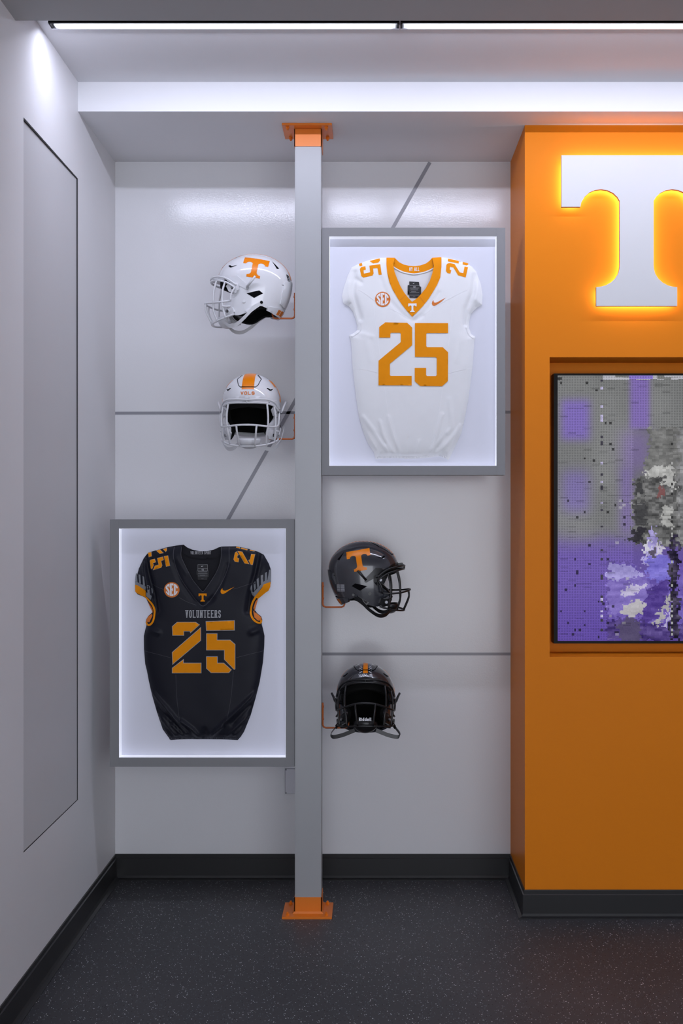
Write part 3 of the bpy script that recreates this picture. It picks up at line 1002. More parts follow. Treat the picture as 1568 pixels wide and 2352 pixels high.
tagd = JD.patch('neck_tag', zE([(592, 530), (845, 530), (848, 660), (878, 680), (872, 850), (838, 850), (832, 925), (588, 920), (585, 800), (552, 790), (552, 680), (590, 670)]), M['tag'], off=0.0032, surf=JD.back, skirt=0.001)
tl = []
for y_, a, b in ((530, 592, 842), (632, 592, 842), (690, 592, 842), (715, 600, 830), (745, 605, 825), (768, 592, 842), (800, 650, 775), (822, 592, 842), (895, 680, 740)):
    p, q = JD.m(zE([(a, y_)]))[0], JD.m(zE([(b, y_)]))[0]
    tl.append(stroke(p, q, 0.0008, 0))
for a in (592, 842):
    p, q = JD.m(zE([(a, 530)]))[0], JD.m(zE([(a, 690)]))[0]
    tl.append(stroke(p, q, 0.0008, 0))
tl += px_text(JD, '42', 461.5, 1311, 5, 4.5, 0.9)
quads_obj('print', tl, JD.back, M['tagprint'], tagd, off=0.0042)
quads_obj('swoosh_print', [JD.m(zE(q)) for q in ([(672, 568), (692, 584), (740, 560), (692, 570)],)], JD.back, M['whiteprint'], tagd, off=0.0043, sub=1)
sec_patch(JD, (395.0, 1354.5), 17.7, M['whiteprint'], M['jo2'])
JD.patch('swoosh', zD([(578, 1052), (430, 1120), (370, 1145), (330, 1140), (305, 1115), (303, 1080), (268, 1130), (262, 1170), (280, 1205), (315, 1218), (370, 1195), (470, 1125)]), M['jo'], off=0.0010, step=0.006)
JD.patch('power_t', t_at(465.7, 1362.8, 18.6, 18.6), M['jo'], off=0.0012, step=0.006)
quads_obj('chest_lettering', px_text(JD, 'VOLUNTEERS', 426.5, 1418.5, 81, 17.5, 2.1, serif=2.0, gap=0.42), JD.front, M['silver'], JD.root, off=0.0010)
dig_d = [
    [(530, 880), (570, 845), (715, 845), (748, 868), (674, 935), (668, 920), (625, 920), (625, 953), (533, 953)],
    [(757, 885), (757, 992), (533, 1182), (530, 1082)],
    [(622, 1135), (622, 1165), (760, 1165), (760, 1247), (530, 1247), (530, 1205)],
    [(793, 840), (1020, 833), (1020, 913), (797, 915)],
    [(797, 935), (885, 935), (885, 985), (985, 985), (1025, 1020), (1025, 1215), (1015, 1220), (937, 1140), (937, 1068), (797, 1068)],
    [(797, 1115), (887, 1115), (887, 1165), (935, 1165), (997, 1220), (975, 1245), (835, 1245), (797, 1210)]]
for dg in dig_d:
    L_ = JD.m(z7(dg))
    bk = JD.patch('number_border', L_, M['silver'], off=0.0017, step=0.010, metres=True)
    JD.patch('number_piece', offset_poly(L_, -0.0020), M['jo'], off=0.0026, step=0.010, parent=bk, metres=True)
for loop in (zC([(680, 465), (835, 430), (858, 520), (790, 545), (820, 655), (795, 715), (575, 780), (630, 660), (722, 635)]),
             zC([(855, 415), (965, 400), (1022, 665), (915, 690)]), zC([(488, 545), (510, 510), (622, 485), (655, 575), (580, 600), (600, 650), (555, 760), (520, 735)]),
             zC([(418, 335), (515, 310), (540, 425), (450, 450)]), zC([(635, 280), (735, 245), (850, 340), (745, 360)]), zC([(815, 240), (915, 205), (925, 280), (900, 315)]),
             zD([(550, 440), (580, 285), (620, 258), (668, 340), (640, 360), (640, 400), (680, 420), (665, 505), (580, 490)]), zD([(632, 250), (745, 265), (912, 550), (802, 530)]),
             zD([(945, 315), (1035, 325), (985, 565), (940, 560), (885, 455), (920, 440)]), zD([(605, 148), (692, 168), (688, 202), (598, 180)]), zD([(715, 172), (862, 212), (852, 240), (706, 205)]), zD([(915, 218), (1050, 252), (1000, 265), (905, 245)])):
    L_ = JD.m(loop)
    bk = JD.patch('shoulder_border', L_, M['silver'], off=0.0011, step=0.008, metres=True)
    JD.patch('shoulder_number', offset_poly(L_, -0.0009), M['jo'], off=0.0020, step=0.008, parent=bk, metres=True)
# grey stripes above the cuffs
for loop in (zC([(90, 1060), (165, 1090), (240, 1130), (330, 1165), (395, 1200), (380, 1300), (270, 1230), (180, 1175), (95, 1160)]),
             zC([(115, 860), (140, 880), (165, 1090), (92, 1050)]), zC([(190, 890), (240, 900), (262, 1130), (215, 1110)]), zC([(305, 930), (350, 950), (375, 1180), (318, 1160)]),
             zC([(435, 1160), (490, 1185), (500, 1430), (430, 1380)]), zC([(400, 1350), (545, 1440), (510, 1545), (385, 1450)]), zC([(520, 1230), (548, 1260), (560, 1380), (545, 1370)]),
             zD([(1345, 680), (1378, 670), (1375, 870), (1310, 910)]), zD([(1255, 745), (1300, 720), (1305, 890), (1250, 950)]), zD([(1165, 800), (1215, 780), (1220, 960), (1170, 1040)]),
             zD([(1075, 890), (1115, 850), (1125, 1040), (1090, 1090)]), zD([(1000, 960), (1045, 930), (1050, 1090), (1020, 1150)]), zD([(935, 1050), (965, 1000), (975, 1160), (1000, 1200), (1010, 1285), (960, 1230), (925, 1110)]),
             zD([(1380, 870), (1372, 950), (1195, 1060), (1020, 1285), (985, 1190), (1090, 1090), (1240, 930)])):
    JD.patch('sleeve_stripe', loop, M['greytrim'], off=0.0011, step=0.008)
# orange cuffs
for loop in (zC([(90, 1160), (180, 1175), (270, 1230), (385, 1310), (375, 1490), (240, 1430), (130, 1370), (95, 1330)]),
             zD([(1375, 950), (1370, 1060), (1330, 1150), (1270, 1190), (1100, 1330), (1010, 1300), (1190, 1080), (1230, 1000)])):
    JD.patch('sleeve_cuff', loop, M['jo'], off=0.0016, step=0.007)
JD.line('sleeve_cuff', z7([(318, 655), (345, 680), (370, 710), (386, 750), (388, 800), (380, 840), (360, 866), (335, 870), (322, 850)]), 0.0075, M['jo'], off=0.0020)
JD.line('sleeve_cuff', z7([(1190, 640), (1160, 690), (1146, 735), (1144, 780), (1160, 820), (1190, 848), (1218, 855), (1226, 835)]), 0.0075, M['jo'], off=0.0020)
for loop in (z7([(330, 690), (352, 715), (372, 750), (372, 778), (356, 745)]), z7([(366, 785), (372, 800), (350, 850), (322, 850), (320, 832), (335, 808)]),
             z7([(1178, 690), (1162, 740), (1172, 765), (1200, 662)]), z7([(1160, 760), (1190, 785), (1222, 812), (1228, 840), (1200, 838), (1172, 812)])):
    JD.patch('cuff_lining', loop, M['jo2'], off=0.0006, step=0.008)
for pts in (z7([(360, 545), (420, 575), (465, 592)]), z7([(585, 655), (650, 690), (720, 715)]), z7([(1150, 545), (1060, 575), (1010, 590)]), z7([(310, 1076), (420, 1100), (520, 1126)]),
            z7([(1240, 1076), (1130, 1100), (1030, 1126)]), z8([(560, 235), (568, 420), (590, 600)]), z8([(1010, 210), (990, 420), (960, 590)])):
    JD.line('seam', pts, 0.0013, M['jd_seam'])
JD.line('hem_band', z8([(500, 744), (600, 738), (780, 738), (950, 738), (1046, 744)]), 0.0075, M['jd'], off=0.0008)
hem_ribs(JD, z8([(505, 744), (600, 740), (780, 739), (950, 740), (1042, 744)]), 50, M['jd_rib'])
# =================================================================== HELMETS
HA_F, HA_B, HB, HC = 0.148, 0.141, 0.113, 0.110


def hz_th(z):
    z = np.asarray(z, float)
    return np.where(z >= 0, np.arccos(np.clip(z / HC, -1, 1)), math.pi / 2 - z / HC)


def hsurf0(phi, th):
    z = np.where(th <= math.pi / 2, HC * np.cos(th), -(th - math.pi / 2) * HC)
    gu = np.sin(np.minimum(th, math.pi / 2))
    zz = np.maximum(-z, 0)
    gs = 1 - 0.08 * (zz / 0.14) ** 2
    gb = 1 - 0.17 * (zz / 0.10) ** 2
    c = np.cos(phi)
    g_x = gu * np.where(c > 0, gs, gb)
    g_y = gu * gs
    a = np.where(c > 0, HA_F, HA_B)
    return np.column_stack([a * g_x * c, HB * g_y * np.sin(phi), z])


def hnorm(phi, th):
    e = 1e-3
    th = np.maximum(th, 0.02)
    A = hsurf0(phi + e, th) - hsurf0(phi - e, th)
    B = hsurf0(phi, th + e) - hsurf0(phi, th - e)
    n = np.cross(A, B)
    n /= np.linalg.norm(n, axis=1)[:, None] + 1e-12
    ref = hsurf0(phi, th) - np.array((0, 0, -0.03))
    s = np.sign((n * ref).sum(1))
    return n * np.where(s == 0, 1, s)[:, None]


def hmap(U, off=0.0):
    """U = (phi, theta) in degrees"""
    p, t = np.radians(U[:, 0]), np.radians(U[:, 1])
    S = hsurf0(p, t)
    return S + hnorm(p, t) * off


def side_to_pt(x, z):
    """(x, z) seen from the side -> (phi, theta) degrees on the near half"""
    x, z = np.asarray(x, float), np.asarray(z, float)
    th = hz_th(z)
    zz = np.maximum(-z, 0)
    gu = np.sin(np.minimum(th, math.pi / 2))
    g = np.where(x > 0, 1 - 0.08 * (zz / 0.14) ** 2, 1 - 0.17 * (zz / 0.10) ** 2) * gu
    a = np.where(x > 0, HA_F, HA_B)
    ph = np.arccos(np.clip(x / (a * g + 1e-9), -1, 1))
    return np.column_stack([np.degrees(ph), np.degrees(th)])


def smap(sign):
    def f(U, off=0.0):
        P = hmap(side_to_pt(U[:, 0], U[:, 1]), off)
        P[:, 1] *= sign
        return P
    return f


def crown(U, off=0.0):
    """U = (500 y, alpha): y across, alpha in degrees from the brow over the top to the back"""
    y, al = U[:, 0] / 500, np.radians(U[:, 1])
    k = np.sqrt(np.maximum(0.02, 1 - (y / HB) ** 2))
    a = np.where(np.cos(al) > 0, HA_F, HA_B)
    P = np.column_stack([a * np.cos(al) * k, y, HC * np.sin(al) * k])
    n = np.column_stack([P[:, 0] / a ** 2, P[:, 1] / HB ** 2, P[:, 2] / HC ** 2])
    n /= np.linalg.norm(n, axis=1)[:, None]
    return P + n * off


def front_map(U, off=0.0):
    """U = (y, z) seen from the front"""
    y, z = U[:, 0], U[:, 1]
    x = HA_F * np.sqrt(np.maximum(0.01, 1 - (y / HB) ** 2 - (np.maximum(z, 0) / HC) ** 2))
    P = np.column_stack([x, y, z])
    n = np.column_stack([x / HA_F ** 2, y / HB ** 2, z / HC ** 2])
    n /= np.linalg.norm(n, axis=1)[:, None]
    return P + n * off


def half_outline(drop=0.0):
    pts = [(0, hz_th(0.016)), (14, hz_th(0.015)), (28, hz_th(0.010)), (40, hz_th(0.001))]
    out = [(p, math.degrees(float(t))) for p, t in pts]
    xz = [(0.094, -0.012), (0.080, -0.022), (0.069, -0.040), (0.068, -0.054), (0.077, -0.071), (0.096, -0.090), (0.1035, -0.102), (0.101, -0.118), (0.085, -0.137),
          (0.056, -0.147), (0.018, -0.137 - drop), (-0.030, -0.109 - drop), (-0.055, -0.112 - drop * 0.6), (-0.085, -0.119)]
    q = side_to_pt([a for a, b in xz], [b for a, b in xz])
    sm = catmull([out[-1]] + [tuple(v) for v in q] + [(180, math.degrees(float(hz_th(-0.124))))], 4)
    out += [tuple(v) for v in sm[1:]]
    return out


def half_shell(name, off, skirt, material, parent, drop=0.0):
    L = half_outline(drop)
    loop = [(p, t) for p, t in L] + [(180, 0.8), (0, 0.8)]
    V, T = tri2d([loop], 5.0)
    P = hmap(V, off)
    P[np.abs(V[:, 0]) < 1e-4, 1] = 0
    P[np.abs(V[:, 0] - 180) < 1e-4, 1] = 0
    bm = bmesh.new()
    a, b, c = V[T[:, 0]], V[T[:, 1]], V[T[:, 2]]
    s = (b[:, 0] - a[:, 0]) * (c[:, 1] - a[:, 1]) - (b[:, 1] - a[:, 1]) * (c[:, 0] - a[:, 0])
    T[s > 0] = T[s > 0][:, ::-1]
    for sg in (1, -1):
        vs = [bm.verts.new((p[0], p[1] * sg, p[2])) for p in P]
        for t in T:
            f = [vs[i] for i in (t if sg > 0 else t[::-1])]
            bm.faces.new(f)
        if skirt:
            n = len(L)
            lo = resample(loop, 5.0)
            k = [i for i in range(len(lo)) if lo[i][1] > 5 and not (i > 0 and (abs(lo[i][0] - 180) < 1e-6 or abs(lo[i][0]) < 1e-6) and lo[i][1] < max(t for p, t in L if p in (0, 180)) - 0.01)]
            k = list(range(0, k[-1] + 1))
            arr = np.array([lo[i] for i in k if not (i and (abs(lo[i][0]) < 1e-6))])
            arr = np.array([q for q in arr if not (abs(q[0] - 180) < 1e-6 and q[1] < L[-1][1] - 0.01)])
            A, B = hmap(arr, off), hmap(arr, off - skirt)
            for Q in (A, B):
                Q[np.abs(arr[:, 0]) < 1e-4, 1] = 0
                Q[np.abs(arr[:, 0] - 180) < 1e-4, 1] = 0
            va = [bm.verts.new((p[0], p[1] * sg, p[2])) for p in A]
            vb = [bm.verts.new((p[0], p[1] * sg, p[2])) for p in B]
            for i in range(len(arr) - 1):
                q = (va[i], va[i + 1], vb[i + 1], vb[i])
                bm.faces.new(q if sg < 0 else q[::-1])
    me = bpy.data.meshes.new(name)
    bmesh.ops.remove_doubles(bm, verts=bm.verts[:], dist=2e-4)
    bm.to_mesh(me)
    bm.free()
    o = link(name, me, material, parent, smooth=True)
    try:
        me.set_sharp_from_angle(angle=math.radians(50))
    except Exception:
        pass
    return o


def mirror(pts):
    return [(x, -y, z) for x, y, z in pts]


def make_helmet(label, loc, rot, kind, straps, detail):
    white = kind == 'white'
    t = thing('football_helmet', label, 'helmet', loc, rot, group='football helmets on brackets')
    SH, PL = (M['hw'], M['hwp']) if white else (M['hd'], M['hdp'])
    half_shell('shell', 0.0, 0.006, SH, t)
    half_shell('padding', -0.0062, 0.018, M['liner'], t, drop=0.012)
    for sg in (1, -1):
        S = smap(sg)
        # raised rim around the jaw
        drape('jaw_pad', [[(0.05, -0.075), (0.075, -0.083), (0.098, -0.10), (0.094, -0.118), (0.07, -0.135), (0.05, -0.125)]], 0.012, lambda U, off, S=S: S(U, off), M['pad_grey'] if white else M['liner'], t, skirt=0.014, off=-0.0065, flip=sg > 0)
        # ear hole and slots
        drape('vent', [[(0.020, -0.064), (-0.028, -0.050), (-0.043, -0.060), (-0.010, -0.080)]], 0.012, S, M['seamline'], t, off=0.0006, flip=sg > 0)
        drape('vent', [[(0.101, 0.046), (0.094, 0.049), (0.085, 0.043), (0.062, 0.047), (0.085, 0.038), (0.092, 0.038)]], 0.01, S, M['seamline'], t, off=0.0006, flip=sg > 0)
        drape('vent', [[(-0.066, 0.074), (-0.096, 0.046), (-0.088, 0.042)]], 0.01, S, M['seamline'], t, off=0.0006, flip=sg > 0)
        drape('vent', [[(-0.108, -0.016), (-0.124, -0.013), (-0.122, -0.020)]], 0.01, S, M['seamline'], t, off=0.0006, flip=sg > 0)
        # big letter decal
        T_ = []
        c_, s_ = math.cos(math.radians(-6)), math.sin(math.radians(-6))
        for x, y in power_t():
            a, b = -x * 0.0485, (y + 1.003) / 2.006 * 0.080
            T_.append((-0.006 + a * c_ + b * s_, 0.037 - a * s_ + b * c_))
        drape('power_t', [T_], 0.008, S, M['decal_o'], t, off=0.0007, skirt=0.0006, bstep=0.006, flip=sg > 0)
        # hinge strap with its bolt
        tube('hinge_pin', [(0.018, 0.1195 * sg, -0.040), (0.002, 0.1255 * sg, -0.020), (-0.013, 0.1335 * sg, -0.001)], 0.0046, PL, t, seg=10)
        # brow guard plate and jaw panel lines
        drape('brow_guard', [[(0.110, -0.004), (0.060, 0.004), (0.014, -0.034), (0.010, -0.044), (0.018, -0.050), (0.062, -0.030), (0.092, -0.020)]], 0.010, S, PL, t, off=0.0022, skirt=0.0022, flip=sg > 0)
        p = S(np.array([(0.016, -0.043)]), 0.006)[0]
        cyl('snap', p, (0, sg, 0), 0.0060, 0.006, M['bolt'] if white else PL, t, seg=14, bevel=0.001)
        p = S(np.array([(0.028, -0.094)]), 0.001)[0]
        cyl('snap', p, (0, sg, 0), 0.0065, 0.003, PL, t, seg=14, bevel=0.0008)
        p = S(np.array([(-0.038, -0.094)]), 0.003)[0]
        cyl('snap', p, (0, sg, 0), 0.0055, 0.005, M['liner'] if white else PL, t, seg=12)
        # mask clips
        for loop, bc in (([(0.050, -0.026), (0.088, -0.024), (0.098, -0.036), (0.086, -0.058), (0.058, -0.064), (0.048, -0.050)], (0.071, -0.043)),
                         ([(0.070, -0.116), (0.104, -0.108), (0.110, -0.124), (0.098, -0.146), (0.072, -0.150), (0.062, -0.134)], (0.086, -0.131))):
            ck = drape('mask_clip', [loop], 0.010, S, PL, t, off=0.0085, skirt=0.0085, flip=sg > 0)
            q = S(np.array([bc]), 0.0105)[0]
            cyl('bolt', q, (0.25, sg, 0), 0.0068, 0.005, PL, ck, seg=16, bevel=0.001)
            q = S(np.array([bc]), 0.0130)[0]
            cyl('bolt_ring', q, (0.25, sg, 0), 0.0058, 0.003, M['bezel'] if white else M['bolt'], ck, seg=12)
            q = S(np.array([bc]), 0.0140)[0]
            cyl('bolt_socket', q, (0.25, sg, 0), 0.0036, 0.0035, M['bolt'], ck, seg=6)
    # forehead padding behind the brow
    fl = [(p, math.degrees(float(hz_th(z)))) for p, z in ((-66, 0.0), (-30, 0.012), (0, 0.014), (30, 0.012), (66, 0.0), (64, -0.036), (30, -0.030), (0, -0.026), (-30, -0.030), (-64, -0.036))]
    drape('forehead_pad', [fl], 6.0, hmap, M['liner'], t, off=-0.0095, skirt=0.016, flip=True)
    # raised panel down the back of the shell
    rl = [(p, math.degrees(float(hz_th(z)))) for p, z in ((146, -0.006), (160, 0.004), (180, 0.008), (200, 0.004), (214, -0.006), (216, -0.050), (212, -0.088), (196, -0.096), (180, -0.098), (164, -0.096), (148, -0.088), (144, -0.050))]
    drape('rear_panel', [rl], 6.0, hmap, SH, t, off=0.0042, skirt=0.0042, flip=True)
    # nape bumper
    loopz = [(122, -0.106), (150, -0.104), (180, -0.100), (210, -0.104), (238, -0.106), (236, -0.122), (210, -0.132), (180, -0.134), (150, -0.132), (124, -0.122)]
    loop = [(p, math.degrees(float(hz_th(z)))) for p, z in loopz]
    nb = drape('nape_bumper', [loop], 5.0, hmap, PL if white else SH, t, off=0.0045, skirt=0.010, flip=True)
    for p0, p1 in ((150, 160), (162, 176), (186, 196), (200, 210)):
        L_ = [(p0, math.degrees(float(hz_th(-0.109)))), (p1, math.degrees(float(hz_th(-0.109)))), (p1, math.degrees(float(hz_th(-0.128)))), (p0, math.degrees(float(hz_th(-0.128))))]
        drape('badge', [L_], 6.0, hmap, M['jo2'], nb, off=0.0052, skirt=0.0006, flip=True)
    # crown stripe
    if white:
        drape('stripe', [[(-11.7, 22), (11.7, 22), (11.3, 60), (10.2, 110), (8.5, 172), (-8.5, 172), (-10.2, 110), (-11.3, 60)]], 4.0, crown, M['decal_o'], t, off=0.0006, skirt=0.0005, bstep=3.0)
    else:
        drape('stripe', [[(-4.5, 19), (4.5, 19), (4.3, 60), (4, 110), (3.5, 172), (-3.5, 172), (-4, 110), (-4.3, 60)]], 4.0, crown, M['decal_o'], t, off=0.0007, skirt=0.0005, bstep=3.0)
        qs = []
        for sg in (1, -1):
            for i in range(26):
                a0 = 19 + i * 6.0
                qs.append([(sg * 6.2, a0 + 3.6), (sg * 12, a0), (sg * 12, a0 + 2.2), (sg * 6.2, a0 + 5.8)])
        quads_obj('stripe_hatching', qs, crown, M['decal_g'], t, off=0.0007, sub=1)['kind'] = 'stuff'
    # brow lettering
    tq = text_quads('VOLS', -0.0265, 0.0195, 0.053, 0.0130, 0.0030, gap=0.25)
    quads_obj('brow_lettering', [[(-0 + q[0], q[1]) for q in qd] for qd in tq], front_map, M['jo2'] if white else M['decal_g'], t, off=0.0006, sub=2)
    # bumper under the brow edge
    drape('brow_bumper', [[(-0.075, 0.004), (-0.05, 0.014), (0, 0.017), (0.05, 0.014), (0.075, 0.004), (0.075, -0.010), (0.045, -0.006), (0, -0.005), (-0.045, -0.006), (-0.075, -0.010)]], 0.012, front_map, PL, t, off=0.0030, skirt=0.012, flip=False)
    # crown panel seam
    seam = [(-0.030, 0.100), (-0.046, 0.083), (-0.037, 0.057), (-0.028, 0.050), (0.028, 0.050), (0.037, 0.057), (0.046, 0.083), (0.030, 0.100)]
    qs = [stroke(seam[i], seam[i + 1], 0.0036 if i == 3 else 0.0022, 0.3) for i in range(len(seam) - 1)]
    quads_obj('panel_seam', qs, front_map, M['seamline'], t, off=0.0010, sub=5)
    # face mask ------------------------------------------------
    br = 0.0041
    half = [(0.066, 0.121, -0.044), (0.100, 0.108, -0.024), (0.135, 0.086, -0.014), (0.163, 0.050, -0.011), (0.173, 0.0, -0.011)]
    MY = lambda P: [(x, y * 0.93, z) for x, y, z in P]
    fm = tube('facemask', MY(half[:-1] + [half[-1]] + mirror(half[:-1])[::-1]), br, PL, t, smooth_n=6)
    half2 = [(0.060, 0.121, -0.034), (0.098, 0.108, -0.010), (0.135, 0.084, 0.001), (0.164, 0.046, 0.002), (0.176, 0.0, 0.000)]
    bars = [half2 + mirror(half2[:-1])[::-1]]
    half3 = [(0.078, 0.118, -0.094), (0.112, 0.111, -0.100), (0.158, 0.078, -0.100), (0.186, 0.036, -0.096), (0.192, 0.0, -0.095)]
    bars.append(half3 + mirror(half3[:-1])[::-1])
    half4 = [(0.064, 0.117, -0.146), (0.088, 0.111, -0.155), (0.126, 0.082, -0.167), (0.155, 0.040, -0.174), (0.162, 0.0, -0.175)]
    bars.append(half4 + mirror(half4[:-1])[::-1])
    for sg in (1, -1):
        bars.append([(x, y * sg, z) for x, y, z in ((0.106, 0.104, -0.020), (0.113, 0.111, -0.060), (0.111, 0.110, -0.110), (0.098, 0.105, -0.159))])
        bars.append([(x, y * sg, z) for x, y, z in ((0.142, 0.079, -0.012), (0.150, 0.084, -0.055), (0.151, 0.084, -0.100))])
        bars.append([(x, y * sg, z) for x, y, z in ((0.150, 0.084, -0.100), (0.148, 0.078, -0.130), (0.133, 0.074, -0.168))])
        bars.append([(x, y * sg, z) for x, y, z in ((0.184, 0.041, -0.096), (0.184, 0.038, -0.125), (0.159, 0.031, -0.174))])
        bars.append([(x, y * sg, z) for x, y, z in ((0.080, 0.119, -0.117), (0.098, 0.116, -0.118), (0.111, 0.110, -0.116))])
        bars.append([(x, y * sg, z) for x, y, z in ((0.066, 0.121, -0.044), (0.078, 0.122, -0.070), (0.080, 0.119, -0.095))])
    bars.append([(0.175, 0, 0.001), (0.1735, 0, -0.010)])
    for b_ in bars:
        tube('bar', MY(b_), br * 0.93, PL, fm, smooth_n=5)
    box('mask_tie', 0.142, 0.170, -0.008, 0.008, 0.004, 0.013, PL, fm, bevel=0.002)
    # chin strap -----------------------------------------------
    bm = bmesh.new()
    bmesh.ops.create_uvsphere(bm, u_segments=24, v_segments=16, radius=1.0)
    for v in list(bm.verts):
        if v.co.z > 0.35 or v.co.x < -0.45:
            bm.verts.remove(v)
    bm.transform(Matrix.Translation((0.104, 0, -0.152)) @ Matrix.Diagonal((0.036, 0.046, 0.034, 1)))
    bmesh.ops.solidify(bm, geom=bm.faces[:], thickness=0.004)
    cup = obj_bm('chin_cup', bm, PL, t, smooth=True)
    for path in straps:
        ribbon('strap', path, lambda s, p, tt: Vector((0.15, 0.25 if p.y > 0 else -0.25, 1)).normalized() * 0.0075 if abs(tt.z) < 0.75 else Vector((1, 0.2, 0.2)).normalized() * 0.0075, 0.0022, PL, cup, n=8)
    for sg in (1, -1):
        S = smap(sg)
        drape('buckle', [[(0.012, -0.140), (-0.028, -0.112), (-0.020, -0.100), (0.022, -0.128)]], 0.02, S, PL, t, off=0.0065, skirt=0.005, flip=sg > 0)
    # stickers
    if detail == 'notice':
        qs = []
        for i in range(8):
            for a, b in ((-0.073, -0.090), (-0.092, -0.106)):
                z_ = -0.052 - i * 0.0036
                qs.append([(a, z_), (b, z_), (b, z_ - 0.0018), (a, z_ - 0.0018)])
        quads_obj('notice_sticker', qs, smap(-1), M['decal_g'], t, off=0.0008, sub=2)
    if detail == 'flag':
        drape('flag_sticker', [[(-0.122, 0.030), (-0.131, 0.026), (-0.136, 0.004), (-0.129, 0.006)]], 0.01, smap(1), M['seamline'], t, off=0.0008)
        for i in range(3):
            z_ = 0.023 - i * 0.006
            quads_obj('flag_line', [[(-0.1265, z_), (-0.1335, z_ - 0.002), (-0.1338, z_ - 0.004), (-0.1270, z_ - 0.002)]], smap(1), M['decal_g'], t, off=0.0013, sub=1)
    if detail == 'nose_bumper':
        qs = text_quads('Riddell', -0.024, 0.0, 0.046, 0.013, 0.0024, gap=0.3)
        lm = lambda U, off: np.column_stack([0.1405 + off - 2.0 * U[:, 0] ** 2, U[:, 0], U[:, 1] - 0.150])
        quads_obj('cup_lettering', qs, lm, M['whiteprint'], cup, off=0.0015, sub=2)
    return t


def strap_side(sg):
    return [(x, y * sg, z) for x, y, z in ((0.108, 0.040, -0.166), (0.085, 0.066, -0.184), (0.055, 0.092, -0.182), (0.022, 0.113, -0.156), (-0.004, 0.120, -0.128), (-0.034, 0.122, -0.104))]


def strap_high(sg):
    return [(x, y * sg, z) for x, y, z in ((0.112, 0.044, -0.148), (0.095, 0.085, -0.140), (0.080, 0.108, -0.130), (0.060, 0.122, -0.118), (0.030, 0.121, -0.096))]


def strap_loop(sg):
    return [(x, y * sg, z) for x, y, z in ((0.104, 0.040, -0.176), (0.096, 0.085, -0.192), (0.090, 0.122, -0.198), (0.086, 0.130, -0.185), (0.080, 0.116, -0.163), (0.072, 0.108, -0.150))]


YH = 4.277
hx = lambda px: wx(px, YH)
hz = lambda py: wz(py, YH)
R = math.radians
make_helmet('glossy white football helmet in side view facing left, upper left of the post', (hx(587), YH, hz(650)), (0, R(-3), math.pi), 'white',
            [strap_side(1), strap_side(-1)], 'flag')
make_helmet('white football helmet facing forward with orange crown stripe, left of the post', (hx(578), YH, hz(923)), (0, R(3), -math.pi / 2), 'white',
            [strap_side(1), strap_side(-1)], 'plain')
h3 = make_helmet('charcoal football helmet in side view facing right, right of the post', (hx(832), YH, hz(1306)), (0, R(-4), R(-2)), 'dark',
            [strap_side(1), strap_side(-1)], 'notice')
make_helmet('charcoal football helmet facing forward with drooping chin straps', (hx(839.5), YH, hz(1590)), (0, R(-25), R(-90)), 'dark',
            [strap_loop(1), strap_loop(-1)], 'nose_bumper')

h3.scale = (0.945, 0.98, 0.985)

# ---------------------------------------------------------------- helmet brackets
def bracket(label, xs, zt, zb, xe, zu, side):
    """bent rod: upright on the post side, arm under the helmet, short upright into the padding"""
    t = thing('helmet_bracket', label, 'bracket', (xs, YH, zb), group='orange rod brackets on the post')
    dx = xe - xs
    s = 1 if dx > 0 else -1
    r = 0.0036
    pts = [(0, 0, zt - zb)]
    pts += [(0, 0, 0.012), (s * 0.0035, 0, 0.0035), (s * 0.012, 0, 0)]
    pts += [(dx - s * 0.012, 0, 0), (dx - s * 0.0035, 0, 0.0035), (dx, 0, 0.012)]
    pts += [(dx, 0, zu - zb)]
    tube('rod', pts, r, M['rod'], t, seg=10)
    for z_ in ((zt - zb) * 0.35, (zt - zb) * 0.85):
        cyl('screw', (s * 0.003, 0, z_), (1, 0, 0), 0.004, 0.004, M['rod'], t, seg=10)


XLP, XRP = PX0 - 0.0037, PX1 + 0.0037
bracket('bent orange rod bracket under the side-facing white helmet', XLP, hz(673), hz(731.5), hx(626), hz(712), -1)
bracket('bent orange rod bracket under the forward-facing white helmet', XLP, hz(951), hz(1008.5), hx(614), hz(985), -1)
bracket('bent orange rod bracket under the side-facing charcoal helmet', XRP, hz(1337), hz(1394.5), hx(791), hz(1368), 1)
bracket('bent orange rod bracket under the forward-facing charcoal helmet', XRP, hz(1614), hz(1671.5), hx(800), hz(1648), 1)
# =================================================================== SIGN, SCREEN, COVER PLATE
YT = 4.171
ksz = 172.7 * YT / F
tx, tz = wx(1461.7, YT), wz(356.5, YT)
sign = thing('letter_sign', 'large white letter T sign with back-lit glow on the orange column', 'sign', (tx, YT, wz(703, YT)))
TP = [(x * ksz, (y + (703 - 356.5) / 172.7) * ksz) for x, y in power_t()]
flat = lambda dy: (lambda U, off: np.column_stack([U[:, 0], np.full(len(U), dy) - off, U[:, 1]]))
drape('face', [TP], 0.2, flat(0.0), M['signface'], sign, skirt=0.0, bstep=0.02, smooth=False)
bm = bmesh.new()
TPr = resample(TP, 0.02)
for k in range(len(TPr)):
    p, q = TPr[k], TPr[(k + 1) % len(TPr)]
    bm.faces.new([bm.verts.new(v) for v in ((p[0], 0.0, p[1]), (q[0], 0.0, q[1]), (q[0], 0.013, q[1]), (p[0], 0.013, p[1]))])
bmesh.ops.remove_doubles(bm, verts=bm.verts[:], dist=1e-5)
obj_bm('return', bm, M['signedge'], sign)
drape('backer', [TP], 0.2, flat(0.013), M['signedge'], sign, bstep=0.02, smooth=False, flip=True)
drape('halo_led', [offset_poly(TP, -0.010)], 0.2, flat(0.0145), M['halo'], sign, bstep=0.02, smooth=False, flip=True)
